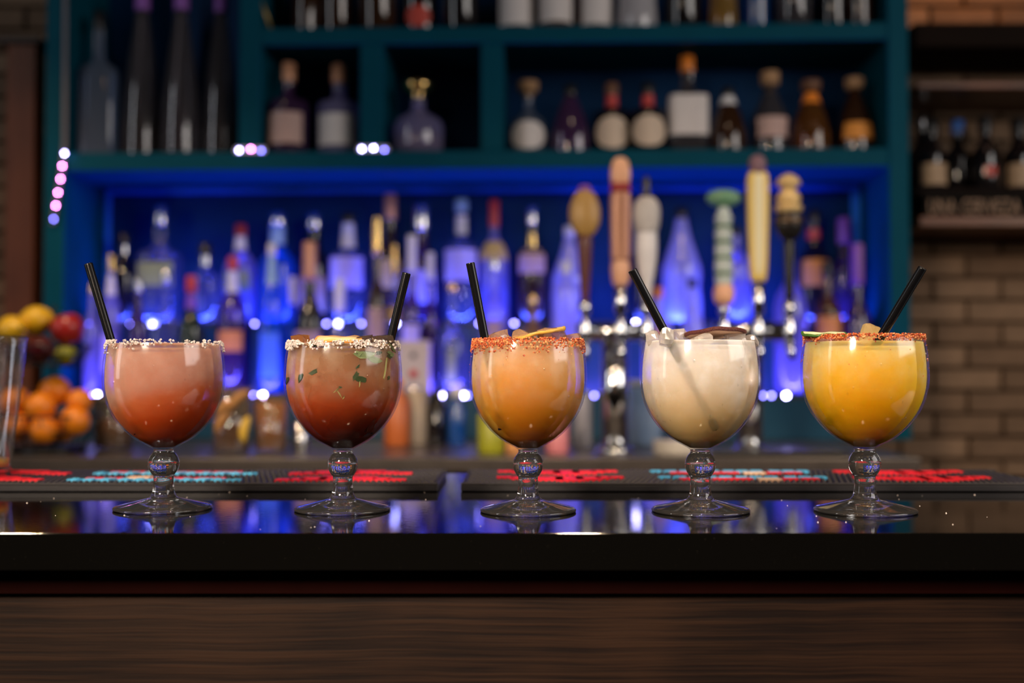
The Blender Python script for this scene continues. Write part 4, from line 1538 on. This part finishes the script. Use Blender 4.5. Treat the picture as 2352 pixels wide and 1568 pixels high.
for k, (px, py, a) in enumerate(((560, 985, 0.2), (520, 930, 1.1), (545, 915, 0.8), (508, 965, 0.5))):
    c = P(px, py, 2.545)
    b = bmesh.new()
    bmesh.ops.create_uvsphere(b, u_segments=16, v_segments=10, radius=1)
    for v in b.verts:
        v.co = Vector((v.co.x * 0.010, v.co.y * 0.008, v.co.z * 0.030))
        v.co.x += 6.0 * v.co.z ** 2
    o = bm_obj('lemon_peel', b, pm('lemon_peel', (0.72, 0.45, 0.05), 0.5) if k == 0 else pm('bronze_peel', (0.42, 0.19, 0.05), 0.5), None, True)
    o.location = c
    o.rotation_euler = (0, a, 0.3)
    tag(o, ('bright yellow lemon peel standing up in the garnish jar', 'bronze peel curling over the left of the garnish jar', 'topmost bronze peel in the garnish jar', 'low bronze peel at the left of the garnish jar')[k], 'peel')
jar('canister', 'cream canister on the counter right of the rust-brown cocktail', 'canister', 952, 2.92, 895, 60, [(0, 0), (.97, 0), (1, .03), (1, .92), (.7, .97), (.7, 1), (0, 1)], pm('cream_tin', (0.42, 0.34, 0.26), 0.45), [('lid', [(.5, .9), (.55, .98), (.55, 1.06), (0, 1.06)], M_chrome)])
jar('orange_bottle', 'orange bottle half hidden by the rust-brown cocktail', 'bottle', 912, 2.86, 880, 60, [(0, 0), (.97, 0), (1, .03), (1, .7), (.4, .9), (.4, 1), (0, 1)], pm('orange_plastic', (0.52, 0.13, 0.03), 0.35), [('cap', [(.5, .95), (.5, 1.06), (0, 1.06)], CAPM['orange']())])
jar('black_bottle', 'small black bottle between the cream canister and a white-capped one', 'bottle', 1003, 2.94, 900, 50, [(0, 0), (.97, 0), (1, .03), (1, .75), (.5, .88), (.45, 1), (0, 1)], bglass('dark'), [('cap', [(.5, .95), (.52, 1.05), (0, 1.05)], CAPM['black']())])
jar('blue_bottle', 'little dark blue bottle with white cap left of the amber-orange cocktail', 'bottle', 1050, 2.90, 892, 40, [(0, 0), (.97, 0), (1, .03), (1, .6), (.6, .75), (.55, 1), (0, 1)], bglass('blue'), [('cap', [(.65, .82), (.7, 1.04), (0, 1.05)], CAPM['white']())])
jar('squeeze_bottle', 'yellow-green squeeze bottle behind the middle glass', 'bottle', 1128, 2.60, 930, 62, [(0, 0), (.97, 0), (1, .03), (1, .8), (.5, .9), (.2, 1), (0, 1)], pm('lime_plastic', (0.30, 0.30, 0.01), 0.4), [('cap', [(.55, .86), (.4, .94), (.18, 1.05), (0, 1.05)], pm('lime_cap', (0.4, 0.4, 0.05), 0.4))])
jar('squeeze_bottle', 'orange squeeze bottle low behind the middle glass', 'bottle', 1184, 2.60, 960, 46, [(0, 0), (.97, 0), (1, .03), (1, .8), (.5, .9), (.2, 1), (0, 1)], pm('peach_plastic', (0.62, 0.28, 0.10), 0.4), [('cap', [(.55, .86), (.4, .94), (.18, 1.05), (0, 1.05)], CAPM['orange']())])
jar('squeeze_bottle', 'pink squeeze bottle at the lower right of the middle glass', 'bottle', 1280, 2.60, 945, 52, [(0, 0), (.97, 0), (1, .03), (1, .8), (.5, .9), (.2, 1), (0, 1)], pm('pink_plastic', (0.62, 0.20, 0.22), 0.4), [('cap', [(.55, .86), (.4, .94), (.18, 1.05), (0, 1.05)], pm('pink_cap', (0.7, 0.35, 0.35), 0.4))])
jar('tin', 'grey tin between the pink bottle and the first tap tower', 'tin', 1338, 2.80, 900, 46, [(0, 0), (.97, 0), (1, .03), (1, .97), (.95, 1), (0, 1)], pm('grey_tin', (0.3, 0.28, 0.3), 0.4, 0.3), [('rim', [(1.0, .95), (1.04, .97), (1.04, 1.0), (1.0, 1.01)], M_steel)])
jar('ice_bucket', 'pale blue container right of the first tap tower', 'container', 1482, 2.90, 872, 84, TUMB, pm('pale_blue_plastic', (0.26, 0.38, 0.60), 0.4), [('rim', [(1.0, .9), (1.06, .92), (1.06, 1.0), (.98, 1.0)], pm('white_rim', (0.75, 0.75, 0.8), 0.4))])
jar('white_tub', 'white tub behind the stem of the milky cocktail', 'tub', 1560, 2.52, 1012, 120, [(0, 0), (.94, 0), (1, .1), (1, .9), (.9, 1), (0, 1)], pm('tub_white', (0.42, 0.38, 0.33), 0.5), [('lid', [(.94, .9), (1.03, .92), (1.03, 1.05), (0, 1.06)], pm('tub_lid', (0.5, 0.46, 0.42), 0.5))])

# printed carton on the lower step
c0, H_, R_ = place(950, ZA + 0.0005, -0.024, 782, 76)
ct = empty('carton', c0, (0, 0, YAW))
tag(ct, 'white carton with a red and dark print right of the rust-brown cocktail', 'carton')
box('box_body', -R_, R_, 0.0, 0.030, 0, H_, pm('carton_white', (0.62, 0.54, 0.62), 0.5), ct, 0.003, 1)
o = lathe('red_print', [(0.012, 0), (0.012, 0.0008), (0, 0.0008)], pm('print_red', (0.6, 0.03, 0.05), 0.5), ct, 20)
o.rotation_euler = (math.pi / 2, 0, 0)
o.location = (0.0, -0.0002, H_ * 0.36)
o = lathe('dark_print', [(0.009, 0), (0.009, 0.0008), (0, 0.0008)], pm('print_dark', (0.04, 0.06, 0.09), 0.5), ct, 6)
o.rotation_euler = (math.pi / 2, 0, 0)
o.location = (0.0, -0.0002, H_ * 0.72)

# ------------------------------------------------------------------ two beer tap towers
TD = 2.62


def tap_tower(label, px, wpx, cross):
    c = P(px, 1040, TD)
    root = empty('tap_tower', (c.x, TD, ZC + 0.0003))
    tag(root, label, 'tap tower', 'chrome tap towers on the back counter')
    h = czs(762, TD)
    r = wpx / 2 / F * TD
    lathe('base_flange', [(r * 1.35, 0), (r * 1.35, 0.006), (r * 1.2, 0.012), (r, 0.016)], M_chrome, root, 40)
    lathe('column', [(r, 0.010), (r, h)], M_chrome, root, 40)
    x0, x1 = P(cross[0], 760, TD).x - c.x, P(cross[1], 760, TD).x - c.x
    t = tube('crossbar', (x0, 0, h), (x1, 0, h), 0.021, 0.021, M_chrome, root, 28)
    return root, h


tw1, th1 = tap_tower('chrome tap tower between the middle and the milky cocktail', 1412, 62, (1325, 1500))
tw2, th2 = tap_tower('chrome tap tower between the milky and the yellow cocktail', 1722, 58, (1638, 1815))


def tap(tower, th, px, label, shapes, ybot):
    """faucet with its handle: the shapes are (name, [(half width px, y px)], material, flat, sq)"""
    c = P(px, 760, TD)
    dy = -0.055
    root = empty('beer_tap', (c.x, TD, ZC + th))
    tag(root, label, 'beer tap', 'beer taps on the towers')
    tube('shank', (0, -0.019, 0.004), (0, dy, 0.006), 0.010, 0.010, M_chrome, root, 18)
    lathe('faucet_body', [(0, -0.035), (0.010, -0.035), (0.0125, -0.01), (0.013, 0.012), (0.009, 0.02), (0.009, 0.032), (0, 0.032)], M_chrome, root, 20, loc=(0, dy, 0))
    tube('spout', (0, dy, -0.02), (0, dy - 0.022, -0.062), 0.009, 0.0075, M_chrome, root, 16)
    zt = P(px, ybot, TD + dy).z - (ZC + th)
    lathe('ferrule', [(0.006, 0.030), (0.006, 0.034), (0.0135, 0.04), (0.0135, max(zt, 0.052)), (0, max(zt, 0.052))], M_chrome, root, 20, loc=(0, dy, 0))
    for nm, prof, mat, fl_, sq in shapes:
        pr = []
        for hw, y in reversed(prof):
            z_ = P(px, y, TD + dy).z - (ZC + th)
            pr.append((hw / F * (TD + dy), z_))
        if pr[0][0] > 0:
            pass
        lathe(nm, smooth_prof(pr, 3) if len(pr) > 3 else pr, mat, root, 28, sq, fl_, loc=(0, dy, 0))
    return root


M_h1 = pm('handle_gold_brown', (0.44, 0.25, 0.07), 0.4, noise=0.4, nscale=18)
M_h1b = pm('handle_dark_red', (0.10, 0.018, 0.010), 0.35)
M_h2 = pm('handle_copper', (0.50, 0.24, 0.15), 0.35, 0.2)
M_h2b = pm('handle_red', (0.32, 0.03, 0.03), 0.4)
M_h2c = pm('handle_peach', (0.80, 0.42, 0.25), 0.35)
M_h3 = pm('handle_white', (0.74, 0.70, 0.70), 0.35, noise=0.2, nscale=25)
M_h3b = pm('handle_stone', (0.58, 0.53, 0.50), 0.5, noise=0.4, nscale=30)
M_h4 = pm('handle_green', (0.14, 0.30, 0.17), 0.4, noise=0.25, nscale=40)
M_h4b = pm('handle_pale_green', (0.48, 0.55, 0.52), 0.35)
M_h4c = pm('handle_dark_green', (0.04, 0.12, 0.03), 0.4)
M_h5 = pm('handle_yellow', (0.78, 0.55, 0.12), 0.35)
M_h5b = pm('handle_pale_yellow', (0.82, 0.74, 0.48), 0.35)
M_h5c = pm('handle_mauve', (0.20, 0.10, 0.13), 0.45)
M_h6 = pm('handle_cream_gold', (0.75, 0.52, 0.22), 0.3, 0.2, noise=0.3, nscale=40)
M_h6b = pm('handle_black', (0.015, 0.013, 0.012), 0.2)
M_h6c = pm('handle_bronze', (0.10, 0.06, 0.03), 0.3, 0.5)
tap(tw1, th1, 1340, 'beer tap with a brown oval paddle on a dark red handle',
    [('handle_shaft', [(9, 538), (17, 550), (15, 600), (11, 660), (9, 690)], M_h1b, .7, 0),
     ('oval_paddle', [(0, 434), (20, 442), (33, 470), (36, 492), (33, 516), (20, 538), (0, 548)], M_h1, .45, 0),
     ('paddle_crest', [(0, 424), (12, 427), (15, 434), (8, 440)], CAPM['purple'](), .6, 0)], 690)
tap(tw1, th1, 1420, 'beer tap with a tall copper-coloured handle, tallest on its tower',
    [('handle_shaft', [(22, 442), (23, 470), (22, 560), (21, 600)], M_h2, .8, .3),
     ('slanted_tip', [(8, 362), (18, 372), (23, 400), (20, 424)], M_h2c, .8, .4),
     ('red_band', [(21, 422), (23, 430), (22, 444)], M_h2b, .8, .4),
     ('handle_foot', [(19, 598), (22, 612), (20, 640), (16, 656)], M_h2c, .9, 0)], 658)
tap(tw1, th1, 1479, 'beer tap with a whitish sculpted handle',
    [('black_tip', [(0, 404), (7, 406), (9, 420), (10, 454)], CAPM['black'](), 1, 0),
     ('sculpted_head', [(0, 450), (16, 453), (29, 470), (32, 490), (30, 515), (25, 534)], M_h3b, .8, 0),
     ('handle_shaft', [(22, 526), (25, 546), (24, 590), (18, 630), (12, 660), (9, 690)], M_h3, .8, 0)], 692)
tap(tw2, th2, 1653, 'beer tap with a flat green mushroom top on a ribbed pale shaft',
    [('oval_top', [(0, 434), (26, 438), (38, 448), (40, 455), (36, 464), (20, 474), (0, 478)], M_h4, .5, 0),
     ('handle_shaft', [(9, 474), (14, 484), (18, 500), (19, 540), (21, 600), (21, 640), (19, 656)], M_h4b, .8, 0)] +
    [('rib', [(19.5 + k * .25, 498 + k * 18), (21.5 + k * .25, 502 + k * 18), (19.5 + k * .25, 507 + k * 18)], M_h4c if k % 2 else M_h4b, .8, 0) for k in range(8)] +
    [('handle_foot', [(18, 654), (24, 668), (22, 690), (14, 700)], M_h2c, .9, 0)], 702)
tap(tw2, th2, 1730, 'beer tap with a tall yellow paddle handle and mauve tip',
    [('handle_shaft', [(18, 396), (24, 410), (24, 480), (22, 560), (20, 620), (16, 646)], M_h5, .55, .6),
     ('pale_face', [(10, 400), (14, 410), (14, 500), (12, 610), (9, 640)], M_h5b, 1.0, .3),
     ('tip_knob', [(0, 354), (14, 360), (20, 376), (17, 394), (13, 402)], M_h5c, .8, 0)], 650)
tap(tw2, th2, 1800, 'beer tap with a gold figure on a black bulb handle',
    [('gold_figure', [(0, 398), (12, 402), (24, 412), (27, 424), (16, 434), (22, 444), (28, 456), (24, 468), (18, 476)], M_h6, .8, 0),
     ('gold_collar', [(22, 470), (31, 474), (30, 484), (24, 490)], M_h6, .9, 0),
     ('bulb', [(26, 486), (31, 496), (32, 520), (26, 540), (14, 552)], M_h6b, .9, 0),
     ('bronze_band', [(31.5, 500), (33, 504), (33, 512), (31.5, 516)], M_h6c, .9, 0),
     ('handle_shaft', [(13, 548), (12, 600), (11, 650), (10, 690)], M_h6b, .9, 0)], 692)

# drip tray under the taps
dt = empty('drip_tray', (P(1760, 1035, 2.56).x, 2.56, ZC + 0.0003))
tag(dt, 'shallow steel drip tray under the right tap tower', 'drip tray')
box('tray_pan', -0.14, 0.16, -0.09, 0.0, 0, 0.010, M_steel, dt, 0.003, 1)
for k in range(9):
    box('grille_bar', -0.13, 0.15, -0.084 + k * 0.0095, -0.080 + k * 0.0095, 0.010, 0.012, M_steel, dt)

# ------------------------------------------------------------------ two-tier fruit stand
FD = 2.60
M_wire = pm('black_wire', (0.010, 0.009, 0.008), 0.4, 0.3)
fc = onc(112, FD)
fs = empty('fruit_stand', fc)
tag(fs, 'black two-tier wire fruit stand behind the leftmost glass', 'fruit stand')


def basket(zb, zt, rb, rt):
    def ring(r, z):
        return [(r * math.cos(2 * math.pi * i / 40), r * math.sin(2 * math.pi * i / 40), z) for i in range(40)]
    polytube('rim_wire', ring(rt, zt), 0.0028, M_wire, fs, 8, True)
    polytube('base_wire', ring(rb, zb), 0.0028, M_wire, fs, 8, True)
    polytube('middle_wire', ring((rt + rb) / 2 * 1.03, (zt + zb) / 2), 0.002, M_wire, fs, 8, True)
    for k in range(14):
        a = 2 * math.pi * k / 14
        polytube('upright_wire', [(rb * math.cos(a), rb * math.sin(a), zb), ((rt + rb) / 2 * 1.03 * math.cos(a), (rt + rb) / 2 * 1.03 * math.sin(a), (zt + zb) / 2), (rt * math.cos(a), rt * math.sin(a), zt)], 0.0016, M_wire, fs, 6)


zl0 = 0.012
basket(zl0, czs(955, FD), 0.075, 0.108)
lathe('base_plate', [(0, 0), (0.080, 0), (0.082, 0.004), (0.078, 0.012), (0, 0.012)], M_wire, fs, 36)
zu = czs(838, FD)
basket(zu, czs(795, FD), 0.060, 0.090)
lathe('upper_plate', [(0, zu - 0.003), (0.062, zu - 0.003), (0.062, zu + 0.001), (0, zu + 0.001)], M_wire, fs, 36)
tube('centre_post', (0, 0.02, 0.01), (0, 0.02, czs(700, FD)), 0.0042, 0.0042, M_wire, fs, 12)


def fruit(name, label, cat, px, py, dy, r, mat, kind, seed, group):
    p = P(px, py, FD + dy)
    root = empty(name, p)
    tag(root, label, cat, group)
    rnd_ = random.Random(seed)
    if kind == 'lemon':
        pr = [(0, -1.32), (.14, -1.28), (.30, -1.12), (.62, -.86), (.90, -.45), (1, 0), (.92, .42), (.66, .84), (.34, 1.1), (.20, 1.22), (0, 1.34)]
    elif kind == 'apple':
        pr = [(0, -.78), (.30, -.92), (.62, -.80), (.90, -.40), (1, .05), (.95, .45), (.70, .82), (.40, .92), (.16, .82), (0, .66)]
    else:
        pr = [(0, -.95), (.2, -.94), (.5, -.85), (.82, -.55), (1, 0), (.84, .55), (.5, .85), (.18, .94), (0, .91)]
    o = lathe('skin', smooth_prof([(a * r, t * r) for a, t in pr], 3), mat, root, 28)
    top = pr[-1][1] * r
    if kind == 'apple':
        tube('stalk', (0, 0, top), (r * .12, 0, top + r * .42), r * .05, r * .07, pm('stalk', (0.07, 0.04, 0.02), 0.7), root, 8)
    else:
        lathe('stem_scar', [(r * .12, top - r * .03), (r * .10, top + r * .03), (0, top + r * .04)], pm('stem_scar', (0.10, 0.12, 0.03), 0.7), root, 10)
    if kind == 'lemon':
        root.rotation_euler = (rnd_.uniform(-.2, .2), 1.25 + rnd_.uniform(-.25, .25), rnd_.uniform(-.6, .6))
    else:
        root.rotation_euler = (rnd_.uniform(-.5, .5), rnd_.uniform(-.5, .5), rnd_.uniform(0, 6))
    return root


M_lem = pm('lemon_skin', (0.80, 0.46, 0.015), 0.38, noise=0.12, nscale=90, bump=0.2)
M_ora = pm('orange_skin', (0.85, 0.24, 0.008), 0.38, noise=0.12, nscale=120, bump=0.25)
M_app = pm('red_apple_skin', (0.40, 0.022, 0.018), 0.28, noise=0.35, nscale=14)
M_plum = pm('dark_red_skin', (0.09, 0.006, 0.012), 0.25, noise=0.3, nscale=14)
M_lim = pm('lime_skin', (0.28, 0.28, 0.01), 0.38, noise=0.2, nscale=60)
k_ = FD / F
GU, GO = 'fruit in the upper basket', 'oranges in the lower basket'
fruit('lemon', 'yellow lemon at the top of the fruit stand', 'lemon', 84, 736, 0.01, 34 * k_, M_lem, 'lemon', 1, GU)
fruit('lemon', 'yellow lemon lower left in the upper basket', 'lemon', 27, 757, -0.04, 32 * k_, M_lem, 'lemon', 2, GU)
fruit('apple', 'bright red apple right in the upper basket', 'apple', 155, 756, -0.01, 36 * k_, M_app, 'apple', 3, GU)
fruit('apple', 'dark red apple low in the middle of the upper basket', 'apple', 92, 804, -0.045, 30 * k_, M_plum, 'apple', 4, GU)
fruit('apple', 'dark red apple at the back left of the upper basket', 'apple', 36, 808, 0.035, 31 * k_, M_plum, 'apple', 6, GU)
fruit('lime', 'yellow-green lime low right in the upper basket', 'lime', 150, 814, -0.03, 21 * k_, M_lim, 'lemon', 5, GU)
for k, (px, py, dy, r, lab) in enumerate(((126, 899, 0.0, 42, 'topmost orange in the lower basket'), (182, 922, -0.01, 34, 'orange at the right edge of the lower basket, upper row'),
                                          (92, 935, -0.05, 40, 'frontmost orange, middle of the lower basket'), (36, 922, 0.0, 40, 'orange at the left of the lower basket, upper row'),
                                          (172, 967, -0.045, 39, 'orange low right in the lower basket'), (100, 988, -0.07, 36, 'lowest orange in front of the lower basket'),
                                          (42, 980, -0.03, 38, 'orange low left in the lower basket'), (140, 985, 0.03, 38, 'orange at the back bottom of the lower basket'))):
    fruit('orange', lab, 'orange', px, py, dy, r * 0.86 * k_, M_ora, 'orange', 20 + k, GO)

# ------------------------------------------------------------------ right: wine shelf with sign on the brick wall
WD = 3.32
X0w, X1w = P(2098, 400, WD).x, 1.80


def zz(py, d=WD):
    return P(2220, py, d).z


ws = empty('wall_shelf', (0, 0, 0))
tag(ws, 'dark wooden wall shelf carrying wine bottles at the right', 'shelf')
box('shelf_board', X0w, X1w, WD - 0.02, 3.575, zz(448), zz(434), pm('near_black_wood', (0.010, 0.006, 0.005), 0.8, spec=0.1), ws, 0.002, 1)
box('ledge_board', X0w, X1w, WD - 0.05, 3.575, zz(524), zz(502), M_shelfwood, ws, 0.003, 1)
ws2 = empty('wall_shelf', (0, 0, 0))
tag(ws2, 'polished brown wooden shelf above the wine bottles', 'shelf')
box('shelf_board', X0w, X1w, WD - 0.04, 3.575, zz(211), zz(196), M_shelfwood, ws2, 0.004, 2)
bmj = box('wooden_beam', X0w, X1w, WD - 0.02, 3.575, zz(112), zz(56), pm('beam_dark_wood', (0.010, 0.005, 0.003), 0.8, spec=0.1, noise=0.3, nscale=12), None, 0.004, 1)
tag(bmj, 'dark wooden beam under the lit bricks, top right', 'beam')
sg = empty('sign_board', (0, WD - 0.03, 0))
tag(sg, 'long black sign board lettered UNA CERVEZA below the wine bottles', 'sign')
box('board', P(2112, 470, WD).x, X1w, -0.006, 0.006, zz(500), zz(449), pm('sign_black', (0.006, 0.005, 0.0045), 0.8, spec=0.08), sg, 0.002, 1)
lx = P(2134, 470, WD - 0.04).x
lsz = (zz(452) - zz(500)) * 1.0
for chn, ch in enumerate('UNA CERVEZA'):
    if ch == ' ':
        lx += lsz * 0.22
        continue
    cu = bpy.data.curves.new('letter', 'FONT')
    cu.body = ch
    cu.size = lsz
    cu.extrude = 0.0012
    tmp = bpy.data.objects.new('letter', cu)
    COL.objects.link(tmp)
    bpy.context.view_layer.update()
    tme = bpy.data.meshes.new_from_object(tmp.evaluated_get(bpy.context.evaluated_depsgraph_get()))
    bpy.data.objects.remove(tmp)
    tme.materials.clear()
    tme.materials.append(pm('sign_letter', (0.36, 0.23, 0.15), 0.7))
    xs_ = [v.co.x for v in tme.vertices]
    to = bpy.data.objects.new('letter', tme)
    link(to, sg)
    to.rotation_euler = (math.pi / 2, 0, 0)
    to.scale = (0.60, 1, 1)
    to.location = (lx - min(xs_) * 0.60, -0.0074, zz(495))
    lx += (max(xs_) - min(xs_)) * 0.60 + lsz * 0.075

WINE = [(2118, 264, 62, 'dark', ('silver', .14), None, 'wine bottle with a shining foil top against the teal upright'),
        (2140, 276, 66, 'dark', ('black', .2), ('tan', .08, .42, 1.1), 'wine bottle with tan label, left on the wall shelf'),
        (2200, 278, 64, 'dark', ('blue', .18), None, 'unlabelled wine bottle with bluish neck on the wall shelf'),
        (2264, 268, 64, 'dark', ('black', .2), ('red', .22, .36, .4), 'wine bottle with a small red mark on the wall shelf'),
        (2340, 272, 70, 'dark', ('black', .2), ('tan', .08, .42, 1.1), 'wine bottle with tan label at the right picture edge')]
for k, (px, top, w, gl, cap, lab, text) in enumerate(WINE):
    d = (3.50, 3.37, 3.46, 3.38, 3.40)[k]
    zb = zz(434) + 0.0005
    H = P(px, top, d).z - zb
    bottle('wine_bottle', text, (P(px, 400, d).x, d, zb), H, w / 2 / F * d, 'wine', gl, cap, lab, group='wine bottles on the wall shelf')

# ------------------------------------------------------------------ left: wooden post by the brick wall
tp = empty('wooden_post', (P(52, 700, 3.36).x, 3.36, ZC + 0.0005))
tag(tp, 'reddish-brown wooden post at the left edge', 'post')
xw = 34 * 3.36 / F
hz = P(52, 108, 3.36).z - ZC
box('shaft', -xw, xw, -0.03, 0.04, 0, hz, M_postwood, tp, 0.004, 1)
box('cap_block', -xw * 1.7, xw * 1.35, -0.04, 0.045, hz, hz + 0.02, pm('post_cap', (0.03, 0.014, 0.008), 0.6), tp, 0.003, 1)
# slim gold rod leaning in the top shelf's left corner
a, b2 = BB @ L(588, -30, 0.02), BB @ L(622, 60, 0.02)
b2.z = zS2t + 0.004
gr = tube('gold_rod', a, b2, 0.0045, 0.0045, pm('rod_gold', (0.45, 0.32, 0.10), 0.35, 0.6), None, 12)
tag(gr, 'thin gold rod leaning in the left corner of the top shelf', 'rod')
